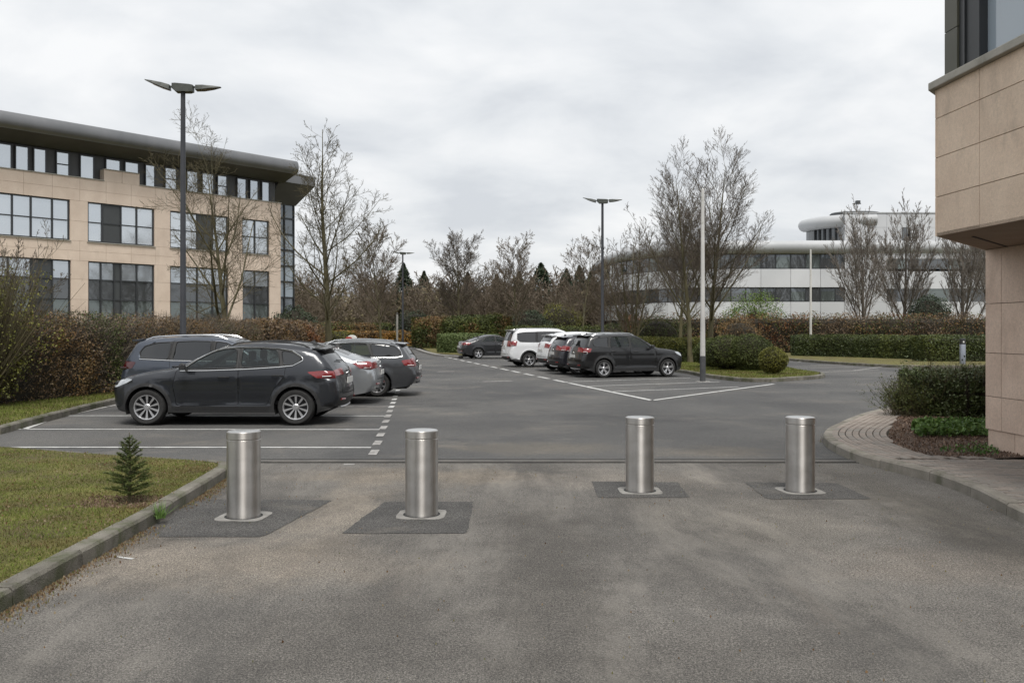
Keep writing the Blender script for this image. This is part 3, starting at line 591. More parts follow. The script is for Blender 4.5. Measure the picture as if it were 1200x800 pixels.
# roof: deep curved metal fascia on a soffit that rises to the outside
def sweep(prof, w, t0, t1, name, m, parent, smooth=True):
    vs = [w.p(t0, z, q) for q, z in prof] + [w.p(t1, z, q) for q, z in prof]; n = len(prof)
    fs = [(i, (i + 1) % n, n + (i + 1) % n, n + i) for i in range(n)] + [tuple(range(n))[::-1], tuple(range(n, 2 * n))]
    b = MB(); b.add(vs, fs); return b.build(name, m, parent, smooth)
fas = [(1.10, 12.02)] + [(1.02 + .26 * sin(a), 12.46 + .47 * -cos(a) * .92) for a in np.linspace(.35, pi * .98, 9)] + [(.4, 13.0), (-2.5, 13.25), (-2.5, 13.1), (.3, 12.88), (1.0, 12.2)]
sweep(fas, FW, TL, .52, 'roof_fascia', M['roof_metal'], LB)
sweep([(1.08, 12.03), (1.02, 12.12), (-.62, 12.4), (-.62, 11.62), (-.2, 11.60)], FW, TL, .45, 'roof_soffit', M['soffit'], LB, False)
sweep([(-.62, 12.3), (-.62, 12.9), (-14, 13.2), (-14, 12.3)], FW, TL, -.1, 'roof_deck', M['roof_metal'], LB, False)
# corner: recessed glazed stair with its own lower roof wing
GS = (-0.4, 2.35)
one(FW, 'stair_core', M['panel_dark'], LB, -.5, 2.2, 0, 11.4, -14, -1.8)
gl = [0.6, 1.7, 2.8, 3.9, 5.0, 6.1, 7.2, 8.3, 9.4, 10.4]
f = MB()
for z in gl: FW.box(f, -.4, 2.3, z - .06, z + .06, -1.76, -1.62)
for t in (-.4, .6, 1.45, 2.24): FW.box(f, t, t + .07, .2, 11.4, -1.765, -1.6)
fo = f.build('window', M['frame'], LB)
for i in range(len(gl) - 1):
    for t0, t1 in ((-.33, .6), (.67, 1.45), (1.52, 2.24)): one(FW, 'pane', M['pane_light'] if 2 < i < 7 else M['pane'], fo, t0, t1, gl[i] + .06, gl[i + 1] - .06, -1.74, -1.70)
v = [FW.p(0.3, 11.9, -1.3), FW.p(0.3, 10.3, -1.7), FW.p(2.4, 10.35, -1.6), FW.p(3.3, 11.72, -.6), FW.p(3.3, 12.35, -.6), FW.p(0.3, 12.5, -.6), FW.p(0.3, 11.75, -.6),
     FW.p(3.3, 12.35, -9), FW.p(0.3, 12.5, -9), FW.p(3.3, 11.72, -9), FW.p(2.4, 10.35, -9)]
b = MB(); b.add([v[6], v[3], v[4], v[5], v[7], v[8], v[9]], [(0, 1, 2, 3), (3, 2, 4, 5), (1, 6, 4, 2)]); b.build('roof_wing', M['roof_metal'], LB)
b = MB(); b.add([v[6], v[3], v[9], v[10], v[2], v[1]], [(0, 5, 4, 1), (1, 4, 3, 2)]); b.build('roof_wing_soffit', M['soffit'], LB)
# left return and back so that the block is solid
b = MB(); FW.box(b, TL, -.3, 0, 12.3, -14, -.95); b.build('building_core', M['stone'], LB)
# interior white blob seen through the ground floor: a small light cover beside the wall
# ================================================================== RIGHT BUILDING (stone overhang close to the camera)
RB = thing('stone_building_corner', 'beige stone building corner with overhanging upper floor on a stone pier at right', 'building')
OA = (4.98, 10.5); dn = math.atan2(-1.0, .057); OW = Wall(OA, dn, 1)          # t runs towards the camera; outward normal must point to -x
if OW.n.x > 0: OW.n = -OW.n
far_d = Vector((.643, .766, 0))
def ow_joint(rows, tsplit, parent, w, q0, q1, name, m, tend):
    for z0, z1 in zip(rows, rows[1:]):
        for t0, t1 in zip(tsplit, tsplit[1:]): one(w, name, m, parent, t0 + .004, t1 - .004, z0 + .004, z1 - .004, q0, q1)
rows = [2.83, 3.29, 3.75, 4.21, 4.55]
ow_joint(rows, [0, .86, 1.72, 2.58, 3.44, 4.3, 5.16], RB, OW, -.03, 0.0, 'stone_panel', M['stone_near'], 5)
# volume of the overhang
a = Vector((*OA, 0)); fe = a + far_d * 9; nr = OW.o + OW.d * 5.16
inn = OW.n * -.03
core = MB(); poly = [(a + inn + far_d * .02), (nr + inn), (nr + Vector((12, 0, 0))), (fe + Vector((6, 0, 0))), fe]
core.prism([(p.x, p.y) for p in poly][::-1], 2.87, 4.53); core.build('overhang_core', M['stone_gap'], RB)
FWAR = Wall((a.x, a.y), math.atan2(.766, .643), -1)
if FWAR.n.x > 0: FWAR.n = -FWAR.n
ow_joint(rows, [0, .9, 1.8, 2.7, 3.6, 4.5, 5.4, 6.3, 7.2, 8.1, 9.0], RB, FWAR, -.01, .02, 'stone_panel', M['stone_near'], 9)
so = MB(); poly = [a + OW.n * -.0, nr, nr + Vector((12, 0, 0)), fe + Vector((6, 0, 0)), fe]
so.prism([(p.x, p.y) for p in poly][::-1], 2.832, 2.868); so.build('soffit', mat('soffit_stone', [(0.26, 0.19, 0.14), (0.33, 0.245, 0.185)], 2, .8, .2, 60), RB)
sl = Wall((5.4, 10.5), math.atan2(1.4, 1.2), 1); one(sl, 'soffit_slot', M['dark_slot'], RB, 0, 1.8, 2.826, 2.835, -.015, .015)
cp = MB(); poly = [a + OW.n * .07 - OW.d * .07, nr + OW.n * .07, nr + Vector((12, 0, 0)), fe + Vector((6, 0, 0)), fe + FWAR.n * .08]
cp.prism([(p.x, p.y) for p in poly][::-1], 4.55, 4.64); cp.build('coping', M['coping'], RB, bevel=.01)
# upper window strip standing back from the coping
def owt(px, q):
    o = OW.o + OW.n * q; k = (px - 600) / 1050; return (k * o.y - o.x) / (OW.d.x - k * OW.d.y)
q = -.06
t1, t2, t3, t4 = owt(1107, q), owt(1118, q), owt(1125, q), owt(1145, q)
one(OW, 'corner_panel', M['olive_panel'], RB, t1, t2 + (t3 - t2) * .5, 4.645, 5.18, -.3, q); one(OW, 'corner_panel', M['olive_panel'], RB, t1, t2 + (t3 - t2) * .5, 5.19, 7.4, -.3, q)
f = MB(); OW.box(f, t2 + (t3 - t2) * .5 + .003, t4, 4.645, 7.4, -.3, q - .025); OW.box(f, t4 + .002, 5.1, 4.645, 4.70, -.3, q - .03); OW.box(f, t4 + .002, 5.1, 7.3, 7.4, -.3, q - .03); OW.box(f, 1.9, 1.97, 4.70, 7.3, -.28, q - .03)
OW.box(f, t3 + .05, t3 + .08, 4.645, 7.4, q - .02, q - .005)
fo = f.build('window', M['frame'], RB); one(OW, 'pane', M['pane_light'], fo, t4 + .002, 1.9, 4.7, 7.3, -.2, -.18); one(OW, 'pane', M['pane_light'], fo, 1.97, 5.1, 4.7, 7.3, -.2, -.18)
one(OW, 'upper_wall', M['panel_dark'], RB, t1 + .02, 5.1, 4.645, 7.38, -2.0, -.32)
one(OW, 'roof_slab', M['coping'], RB, -.1, 5.2, 7.41, 7.7, -8, .1)
# the pier
PW = Wall((6.5, 12.3), dn, 1)
if PW.n.x > 0: PW.n = -PW.n
prow = [.30, .74, 1.42, 2.09, 2.83]
prow = [.38, .83, 1.42, 2.09, 2.83]
ow_joint(prow, [0, .36, .95, 1.55, 2.15, 2.75], RB, PW, -.03, 0.0, 'stone_panel', M['stone_pier'], 3)
ow_joint([.088, .38], [.03, .62, 1.22, 1.82, 2.7], RB, PW, -.06, -.02, 'plinth_stone', M['stone_pier'], 3)
PF = Wall((6.5, 12.3), A40, -1)
if PF.n.x > 0: PF.n = -PF.n
ow_joint(prow, [0, .9, 1.8, 2.7, 3.6], RB, PF, -.03, 0.0, 'stone_panel', M['stone_pier'], 3)
b = MB(); p0 = PW.o + PW.n * -.03; pts = [p0, p0 + PW.d * 2.75, p0 + PW.d * 2.75 + Vector((8, 0, 0)), p0 + far_d * 3.6 + Vector((6, 0, 0)), p0 + far_d * 3.6]
b.prism([(p.x + .02, p.y - .03) for p in pts][::-1], 0.09, 2.82); b.build('pier_core', M['stone_gap'], RB)

# ================================================================== WHITE CURVED BUILDING
WB = thing('curved_office_building', 'white curved office building with dark ribbon windows and a raised rounded upper storey', 'building')
def arc(cx, cy, rx, ry, a0, a1, n): return [Vector((cx + rx * cos(a), cy + ry * sin(a), 0)) for a in np.linspace(a0, a1, n)]
path = arc(22, 108, 10.6, 18, pi, pi * 1.5, 17)[:-1]; path = [Vector((11.4, 125, 0)), Vector((11.4, 116, 0))] + path
x = 22.0
while x < 64: path.append(Vector((x, 90, 0))); x += 1.5
def ribbon(path, prof, name, m, parent, smooth=False, close=True):
    """sweep a profile [(out, z)] along a plan path; outward is to the right of travel"""
    vs = []; fs = []; K = len(prof)
    for i, p in enumerate(path):
        a = path[max(0, i - 1)]; b = path[min(len(path) - 1, i + 1)]; t = (b - a).normalized(); n = Vector((t.y, -t.x, 0))
        for q, z in prof: vs.append(tuple(p + n * q + Vector((0, 0, z))))
    for i in range(len(path) - 1):
        for k_ in range(K if close else K - 1): fs.append((i * K + k_, i * K + (k_ + 1) % K, (i + 1) * K + (k_ + 1) % K, (i + 1) * K + k_))
    b = MB(); b.add(vs, fs); return b.build(name, m, parent, smooth)
def panels(path, z0, z1, step, m, name='facade_panel', q=0.0, gap=.012):
    i = 0
    while i < len(path) - 1:
        seg = path[i:i + step + 1]; i += step
        if len(seg) < 2: break
        ribbon(seg if gap == 0 else [seg[0].lerp(seg[1], gap)] + seg[1:-1] + [seg[-1].lerp(seg[-2], gap)], [(q, z0 + .01), (q, z1 - .01), (q - .12, z1 - .01), (q - .12, z0 + .01)], name, m, WB)
dark = M['panel_dark']
ribbon(path, [(-.15, 0), (-.15, 10.2), (-.5, 10.2), (-.5, 0)], 'wall_core', M['panel_dark'], WB)
panels(path, 0.0, 1.3, 2, M['white_panel']); panels(path, 2.7, 4.45, 2, M['white_panel']); panels(path, 5.9, 7.75, 2, M['white_panel'])
def band(path, z0, z1, every=1):
    fr = ribbon(path, [(-.06, z0), (-.06, z0 + .09), (-.14, z0 + .09), (-.14, z0)], 'window', M['frame'], WB)
    ribbon(path, [(-.06, z1 - .09), (-.06, z1), (-.14, z1), (-.14, z1 - .09)], 'window_head', M['frame'], fr)
    for i in range(0, len(path) - 1, every):
        a, b = path[i], path[min(i + every, len(path) - 1)]; t = (b - a).normalized(); n = Vector((t.y, -t.x, 0))
        mu = MB(); P = [a - t * .06 + n * -.04, a + t * .06 + n * -.04, a + t * .06 + n * -.14, a - t * .06 + n * -.14]
        mu.prism([(p.x, p.y) for p in P], z0 + .09, z1 - .09); mu.build('mullion', M['frame'], fr)
        P = [a + t * .06 + n * -.09, b - t * .06 + n * -.09]
        g_ = random.random()
        mk('pane', [(*P[0].xy, z0 + .09), (*P[1].xy, z0 + .09), (*P[1].xy, z1 - .09), (*P[0].xy, z1 - .09)], [(0, 1, 2, 3)], M['pane_dark'] if g_ < .5 else M['pane_green'] if g_ < .75 else M['pane_tint'], fr)
        if random.random() < .25:
            hz = z1 - .09 - random.uniform(.15, .5); mk('blind', [(*(P[0] + n * .004).xy, hz), (*(P[1] + n * .004).xy, hz), (*(P[1] + n * .004).xy, z1 - .1), (*(P[0] + n * .004).xy, z1 - .1)], [(0, 1, 2, 3)], M['pane'], fr)
band(path, 4.45, 5.9); band(path, 7.75, 9.25); band(path, 1.3, 2.7)
tor = [(-.1 + 0.62 * cos(a), 9.95 + .66 * sin(a)) for a in np.linspace(-pi * .62, pi * .5, 9)]
tor = [(-.14, 9.25), (.05, 9.27)] + tor[2:] + [(-3.0, 10.72), (-3.0, 9.3)]
ribbon(path, tor, 'roof_edge', M['white_roof'], WB, True)
rf = MB(); pp = [(p.x, p.y) for p in path]; rf.prism([(p[0] + .8, p[1] + .8) for p in pp] + [(62, 125)], 10.2, 10.62); rf.build('roof_deck', M['white_roof'], WB)
# upper storey with rounded left end
up = arc(36.6, 95.6, 5.3, 5.3, pi * 1.0, pi * 1.5, 14)
up2 = up[:-1] + [Vector((x_, 90.4, 0)) for x_ in (36.6,)]
ribbon(up2, [(-.1, 10.5), (-.1, 12.2), (-.6, 12.2), (-.6, 10.5)], 'upper_wall', M['pane_dark'], WB)
for i in range(3, len(up2)):
    a = up2[i]; mu = MB(); mu.box((a.x - .07, a.y - .1, 10.55), (a.x + .07, a.y + .05, 12.2)); mu.build('mullion', M['frame'], WB)
tor2 = [(.05 + .75 * cos(a), 12.68 + .66 * sin(a)) for a in np.linspace(-pi * .7, pi * .5, 10)] + [(-2.5, 13.35), (-2.5, 12.0)]
ribbon(up, tor2, 'roof_edge', M['white_roof'], WB, True)
rf = MB(); rf.prism([(p.x + .5, p.y + .5) for p in up] + [(40, 91), (40, 100), (35, 100)], 12.9, 13.3); rf.build('roof_deck', M['white_roof'], WB)
# tall white block with flush panels
bx0, by = 33.4, 89.9
cores = MB().box((bx0 + .1, by + .12, 0), (64, 110, 9.2)).box((bx0 + .1, by + .12, 9.2), (64, 96.5, 13.25)).build('block_core', M['white_roof'], WB)
bands_ = [(1.3, 2.7), (4.45, 5.75), (7.5, 8.75)]
xs = np.arange(bx0, 64.1, 2.1)
zs_ = [0, 1.3, 2.7, 4.45, 5.75, 7.5, 8.75, 10.4, 11.9, 13.3]
WF = Wall((0, by), 0)
bw = []
for i in range(len(xs) - 1):
    for z0, z1 in zip(zs_, zs_[1:]):
        inb = (z0, z1) in [(1.3, 2.7), (4.45, 5.75), (7.5, 8.75)]
        if inb and (i >= 2):
            one(WF, 'pane', M['pane_dark'] if random.random() < .6 else M['pane_green'], WB, xs[i] + .03, xs[i + 1] - .03, z0, z1, -.16, -.10)
            continue
        if (z0, z1) == (10.4, 11.9) and i in (2,):
            one(WF, 'pane', M['pane_dark'], WB, 39.1, 40.0, z0, z1, -.10, -.04)
            one(WF, 'facade_panel', M['white_panel'], WB, xs[i] + .01, 39.1, z0 + .01, z1 - .01, -.11, 0.0); one(WF, 'facade_panel', M['white_panel'], WB, 40.0, xs[i + 1] - .01, z0 + .01, z1 - .01, -.11, 0.0); continue
        one(WF, 'facade_panel', M['white_panel'], WB, xs[i] + .01, xs[i + 1] - .01, z0 + .01, z1 - .01, -.11, 0.0)
one(WF, 'parapet', M['white_roof'], WB, bx0 - .05, 64, 13.31, 13.42, -.5, .06)
b = MB().lathe([(2.0, 13.3), (2.0, 13.75), (1.9, 13.85), (0.001, 13.95)], 20, Matrix.Translation((36.0, 94, 0)) @ Matrix.Diagonal((1.3, 1, 1, 1))); b.build('plant_housing', M['panel_dark'], WB)
b = MB().tube([(35.6, 92.5, 13.8), (35.6, 92.5, 14.7)], .05).box((35.2, 92.4, 14.6), (36.0, 92.6, 14.68)).box((35.5, 92.3, 14.68), (35.9, 92.7, 14.95)); b.build('mast', M['panel_dark'], WB)
for xx, w_ in ((25.2, .35), (26.3, .25)): MB().box((xx, 93, 10.6), (xx + w_, 93.4, 11.25)).build('roof_vent', M['white_roof'], WB)
# ================================================================== VEGETATION
def quads(C, size, tone_lo=0.0, tone_hi=1.0, flat=0.0, aspect=(0.5, 1.0), up=None):
    """leaf quads (as two-point-five-d rhombs) round centres C; returns V, F, tone"""
    n = len(C)
    a = RNG.normal(size=(n, 3)); 
    if up is not None: a = a * (1 - up) + np.array([0, 0, 1.0]) * up * 1.5
    a /= np.linalg.norm(a, axis=1)[:, None] + 1e-9
    b = RNG.normal(size=(n, 3)); b -= (b * a).sum(1)[:, None] * a; b /= np.linalg.norm(b, axis=1)[:, None] + 1e-9
    s = size * RNG.uniform(.6, 1.35, n); asp = RNG.uniform(*aspect, n)
    u = a * (s)[:, None] * .5; v = b * (s * asp)[:, None] * .5
    V = np.stack([C - u, C + v * .9 - u * .1, C + u, C - v * .9 - u * .1], 1).reshape(-1, 3)
    Fq = np.arange(4 * n).reshape(n, 4)
    return V, Fq, RNG.uniform(tone_lo, tone_hi, n)
def clumpy(C, scale, seed=0):
    """cheap smooth pseudo-noise 0..1 used for tone patches"""
    r = np.random.default_rng(seed); o = np.zeros(len(C))
    for i in range(6):
        k_ = r.normal(size=3) * scale * (1 + i * .6); o += np.sin(C @ k_ + r.uniform(0, 6.28)) / (1 + i * .5)
    return np.clip(.5 + o * .22, 0, 1)
def path_frame(pts, n):
    P = resample([(*p[:2], 0) for p in pts], 0.25); P = np.array([tuple(p) for p in P]); 
    t = RNG.uniform(0, len(P) - 1.001, n); i = t.astype(int); f = (t - i)[:, None]
    C = P[i] * (1 - f) + P[i + 1] * f; d = P[i + 1] - P[i]; d /= np.linalg.norm(d, axis=1)[:, None]
    return C[:, :2], np.stack([d[:, 1], -d[:, 0]], 1), t / (len(P) - 1)
def hedge(label, pts, width, h, n, leaf, keys, z0=0.1, group=None, wob=.06, cat='hedge', name='hedge', core=.8, hfun=None, twigs=0, gap=0.0, round_=.25, seed=1, twig_mat='twig', sprigs=0.0):
    """clipped hedge: dark branching core and a skin of leaf faces; pts plan line, width, height"""
    o0 = (pts[0][0], pts[0][1], z0)
    root = thing(name, label, cat, o0, 0, group)
    # rounded cross-section: superellipse sampled on the surface
    C, nr, tt = path_frame(pts, n)
    th = RNG.uniform(-.05, pi + .05, n); ex = .45 + round_
    cx_ = np.sign(np.cos(th)) * np.abs(np.cos(th)) ** ex; cz_ = np.abs(np.sin(th)) ** ex
    # half of the leaves on the sides evenly by height
    side = RNG.random(n) < .6
    zz_ = RNG.uniform(0, .93, n); cz_ = np.where(side, zz_, cz_); cx_ = np.where(side, np.sign(RNG.random(n) - .5) * (1 - zz_ ** (3 / max(.2, round_ * 2.2)) * .35), cx_)
    dep = 1 - np.abs(RNG.normal(0, wob * 1.2, n))
    hh = h if hfun is None else hfun(tt)
    end = np.minimum(tt, 1 - tt)
    L_ = sum(((pts[i + 1][0] - pts[i][0]) ** 2 + (pts[i + 1][1] - pts[i][1]) ** 2) ** .5 for i in range(len(pts) - 1))
    er = np.clip(end * L_ / (width * .45), 0, 1); ends = np.sqrt(np.clip(1 - (1 - er) ** 2, 0, 1)) * .35 + .65
    X = C + nr * (cx_ * width / 2 * dep * ends)[:, None]
    Z = z0 + cz_ * hh * dep * (.9 + .1 * ends)
    P3 = np.column_stack([X, Z]); bump = clumpy(P3, 2.2, seed) - .5
    P3[:, :2] += nr * (bump * wob * 2.2)[:, None] * np.sign(cx_)[:, None]; P3[:, 2] += (clumpy(P3, 1.1, seed + 5) - .5) * wob * 2.0 * (cz_ > .5)
    # end caps
    ne = int(n * min(.35, width / L_ * .8)); e_ = RNG.random(ne) < .5
    dirs = [Vector((pts[0][0] - pts[1][0], pts[0][1] - pts[1][1])).normalized(), Vector((pts[-1][0] - pts[-2][0], pts[-1][1] - pts[-2][1])).normalized()]
    E = np.zeros((ne, 3)); u_ = RNG.uniform(-1, 1, ne); zz = RNG.uniform(0, 1, ne) ** .8
    for k_, flag in ((0, e_), (1, ~e_)):
        p = pts[0] if k_ == 0 else pts[-1]; d = dirs[k_]; s_ = flag
        out_ = (1 - np.abs(u_[s_]) ** 3) * width * .10 + RNG.normal(0, wob * .5, s_.sum())
        E[s_, 0] = p[0] + d.x * out_ - d.y * u_[s_] * width / 2 * .92; E[s_, 1] = p[1] + d.y * out_ + d.x * u_[s_] * width / 2 * .92
        hh_e = h if hfun is None else (hfun(np.array([0.0]))[0] if k_ == 0 else hfun(np.array([1.0]))[0])
        E[s_, 2] = z0 + zz[s_] * hh_e * .96
    P3 = np.vstack([P3, E])
    if gap:                                     # thin near the ground, with see-through places
        keep = RNG.random(len(P3)) > gap * np.clip(1 - (P3[:, 2] - z0) / (h * .45), 0, 1); P3 = P3[keep]
    if sprigs: 
        ns = int(n * sprigs); S = P3[RNG.integers(0, len(P3), ns)]; S = S[S[:, 2] > z0 + h * .6].copy(); S[:, 2] += RNG.exponential(.07, len(S)); P3 = np.vstack([P3, S])
    V, Fq, tn = quads(P3, leaf)
    cl_ = clumpy(P3, 1.3, seed + 9); tn = np.clip(tn * .55 + cl_ * .6 - .07, 0, 1)
    if isinstance(keys, str): keys = [keys]
    if len(keys) == 1: mk('foliage', V, Fq, M[keys[0]], root, origin=o0, tone=tn)
    else:
        pick = clumpy(P3, .55, seed + 3) + RNG.normal(0, .12, len(P3)); edges = np.quantile(pick, np.linspace(0, 1, len(keys) + 1)[1:-1]); idx = np.searchsorted(edges, pick)
        for k_, key in enumerate(keys):
            s_ = idx == k_; v4 = V.reshape(-1, 4, 3)[s_].reshape(-1, 3); mk('foliage', v4, np.arange(len(v4)).reshape(-1, 4), M[key], root, origin=o0, tone=tn[s_])
    # core
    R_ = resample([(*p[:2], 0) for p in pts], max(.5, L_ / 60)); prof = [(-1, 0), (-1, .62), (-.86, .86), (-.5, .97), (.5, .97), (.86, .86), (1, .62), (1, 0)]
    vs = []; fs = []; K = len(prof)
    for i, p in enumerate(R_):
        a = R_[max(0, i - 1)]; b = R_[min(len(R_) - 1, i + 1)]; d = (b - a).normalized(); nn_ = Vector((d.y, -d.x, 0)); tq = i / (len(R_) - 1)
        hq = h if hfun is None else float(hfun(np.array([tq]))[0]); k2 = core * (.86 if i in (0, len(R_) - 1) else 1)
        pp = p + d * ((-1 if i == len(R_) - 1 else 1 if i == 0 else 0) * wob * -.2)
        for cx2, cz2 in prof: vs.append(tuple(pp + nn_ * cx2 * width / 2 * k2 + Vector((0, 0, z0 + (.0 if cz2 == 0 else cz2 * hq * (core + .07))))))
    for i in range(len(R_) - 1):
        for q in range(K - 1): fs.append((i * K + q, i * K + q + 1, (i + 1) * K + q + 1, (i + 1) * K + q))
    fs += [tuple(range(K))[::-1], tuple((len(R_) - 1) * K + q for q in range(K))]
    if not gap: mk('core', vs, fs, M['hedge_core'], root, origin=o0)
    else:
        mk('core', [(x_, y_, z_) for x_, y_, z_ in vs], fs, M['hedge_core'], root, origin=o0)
    if twigs:
        C2, nr2, t2 = path_frame(pts, twigs); sx = RNG.uniform(-1, 1, twigs); base = np.column_stack([C2 + nr2 * (sx * width * .42)[:, None], RNG.uniform(z0, z0 + h * .8, twigs)])
        d = RNG.normal(size=(twigs, 3)) * .45 + np.column_stack([nr2 * sx[:, None] * .6, np.ones(twigs) * 1.0]); d /= np.linalg.norm(d, axis=1)[:, None]; ln = RNG.uniform(.25, .75, twigs)[:, None]
        tip = base + d * ln; tip[:, 2] = np.minimum(tip[:, 2], z0 + h * 1.06 + RNG.exponential(.05, twigs)); w_ = np.cross(d, RNG.normal(size=(twigs, 3))); w_ /= np.linalg.norm(w_, axis=1)[:, None]; w_ *= RNG.uniform(.003, .007, twigs)[:, None]
        V = np.stack([base - w_, base + w_, tip + w_ * .4, tip - w_ * .4], 1).reshape(-1, 3); mk('twigs', V, np.arange(len(V)).reshape(-1, 4), M[twig_mat], root, origin=o0)
    return root
def bush(label, c, r, h, n, leaf, key, z0=0.1, group=None, name='bush', seed=1, lump=.18, cat='bush', spiky=0, twigs=0, low=.12, cs=1.0):
    """free bush: lumps of leaf faces round a few stems"""
    root = thing(name, label, cat, (c[0], c[1], z0), 0, group); r_ = np.random.default_rng(seed)
    d = RNG.normal(size=(n, 3)); d /= np.linalg.norm(d, axis=1)[:, None]; d[:, 2] = np.abs(d[:, 2]) * 1.0 if low > .5 else d[:, 2]
    rad = 1 - np.abs(RNG.normal(0, .16, n)) + (clumpy(d * 2, 1.6, seed) - .5) * lump * 2.2 + (clumpy(d * 5, 1.6, seed + 1) - .5) * lump
    P = d * rad[:, None] * np.array([r, r, h / 2]); P[:, 2] += h / 2 * 1.02; P[:, 2] = np.maximum(P[:, 2], RNG.uniform(.0, .1, n))
    if spiky: P[:, 2] += (RNG.random(n) < .12) * RNG.exponential(spiky, n)
    V, Fq, tn = quads(P, leaf); tn = np.clip(tn * .55 + clumpy(P, 2.0 / max(r, .5), seed + 4) * .6 - .08, 0, 1)
    mk('foliage', V, Fq, M[key], root, tone=tn)
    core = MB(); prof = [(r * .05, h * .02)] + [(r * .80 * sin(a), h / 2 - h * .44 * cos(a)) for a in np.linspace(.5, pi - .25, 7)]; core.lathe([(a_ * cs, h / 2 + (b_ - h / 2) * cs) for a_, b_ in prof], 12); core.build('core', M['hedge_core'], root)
    if twigs:
        base = np.column_stack([RNG.normal(0, r * .15, (twigs, 2)), np.zeros(twigs)]); dd = RNG.normal(size=(twigs, 3)) * .28 + [0, 0, 1.1]; dd /= np.linalg.norm(dd, axis=1)[:, None]; tip = base + dd * (h * RNG.uniform(.6, 1.15, twigs))[:, None]
        w_ = np.cross(dd, RNG.normal(size=(twigs, 3))); w_ /= np.linalg.norm(w_, axis=1)[:, None]; w_ *= .012
        V = np.stack([base - w_, base + w_, tip + w_ * .3, tip - w_ * .3], 1).reshape(-1, 3); mk('twigs', V, np.arange(len(V)).reshape(-1, 4), M['twig_green'], root)
    return root

# ---------------------------------------------------------------- bare trees
def tubes(P, R, sides):
    """P (n,K,3), R (n,K) -> V, F (quads)"""
    n, K, _ = P.shape; T = np.gradient(P, axis=1); T /= np.linalg.norm(T, axis=2)[..., None] + 1e-9
    ref = np.where(np.abs(T[..., 2:3]) > .9, np.array([1.0, 0, 0]), np.array([0, 0, 1.0])); U = np.cross(T, ref); U /= np.linalg.norm(U, axis=2)[..., None] + 1e-9; Wv = np.cross(T, U)
    a = np.arange(sides) * 2 * pi / sides
    V = P[:, :, None, :] + (U[:, :, None, :] * np.cos(a)[None, None, :, None] + Wv[:, :, None, :] * np.sin(a)[None, None, :, None]) * R[:, :, None, None]
    idx = np.arange(n * K * sides).reshape(n, K, sides); a0 = idx[:, :-1, :]; a1 = np.roll(a0, -1, axis=2); b0 = idx[:, 1:, :]; b1 = np.roll(b0, -1, axis=2)
    return V.reshape(-1, 3), np.stack([a0, a1, b1, b0], -1).reshape(-1, 4)
def grow(P, R, m, K, rng, ratio, angle, t0, upb, gnarl, rr=.55, taper=.35, lmin=.4, shape=None, phi_even=True):
    """m children on every parent polyline"""
    n, KP, _ = P.shape; L = np.linalg.norm(np.diff(P, axis=1), axis=2).sum(1)
    i = np.repeat(np.arange(n), m); t = (np.tile((np.arange(m) + .5) / m, n) + rng.uniform(-.4, .4, n * m) / m) * (1 - t0) + t0; t = np.clip(t, 0, .995)
    f = t * (KP - 1); j = np.minimum(f.astype(int), KP - 2); fr = (f - j)[:, None]; S = P[i, j] * (1 - fr) + P[i, j + 1] * fr
    tan = P[i, j + 1] - P[i, j]; tan /= np.linalg.norm(tan, axis=1)[:, None] + 1e-9; pr = (R[i, j] * (1 - fr[:, 0]) + R[i, j + 1] * fr[:, 0])
    ref = rng.normal(size=(n * m, 3)) if not phi_even else None
    if phi_even:
        ph = np.tile(np.arange(m) * 2.4, n) + np.repeat(rng.uniform(0, 6.28, n), m) + rng.normal(0, .35, n * m)
        u = np.cross(tan, [0.31, .2, .93]); u /= np.linalg.norm(u, axis=1)[:, None] + 1e-9; w = np.cross(tan, u); perp = u * np.cos(ph)[:, None] + w * np.sin(ph)[:, None]
    else: perp = ref - (ref * tan).sum(1)[:, None] * tan; perp /= np.linalg.norm(perp, axis=1)[:, None] + 1e-9
    an = radians(angle) * rng.uniform(.7, 1.3, n * m); d = tan * np.cos(an)[:, None] + perp * np.sin(an)[:, None]
    sh = (1 - .62 * (t - t0) / (1 - t0)) if shape is None else shape((t - t0) / (1 - t0))
    ln = L[i] * ratio * sh * rng.uniform(lmin + .25, 1.15, n * m); r0 = np.minimum(pr * .85, pr * rr * (.6 + .4 * sh) * rng.uniform(.8, 1.1, n * m))
    C = np.zeros((n * m, K, 3)); C[:, 0] = S; RR = np.zeros((n * m, K)); RR[:, 0] = r0
    for k_ in range(1, K):
        d = d + rng.normal(0, gnarl, d.shape) + np.array([0, 0, upb]) / K; d /= np.linalg.norm(d, axis=1)[:, None]
        C[:, k_] = C[:, k_ - 1] + d * (ln / (K - 1))[:, None]; RR[:, k_] = r0 * (1 - (1 - taper) * k_ / (K - 1))
    if n > 8:                                     # longer limbs carry more shoots than short ones
        keep = rng.random(n * m) < np.clip(L[i] / np.quantile(L, .72), .12, 1); C = C[keep]; RR = RR[keep]
    return C, RR
TREES = {}
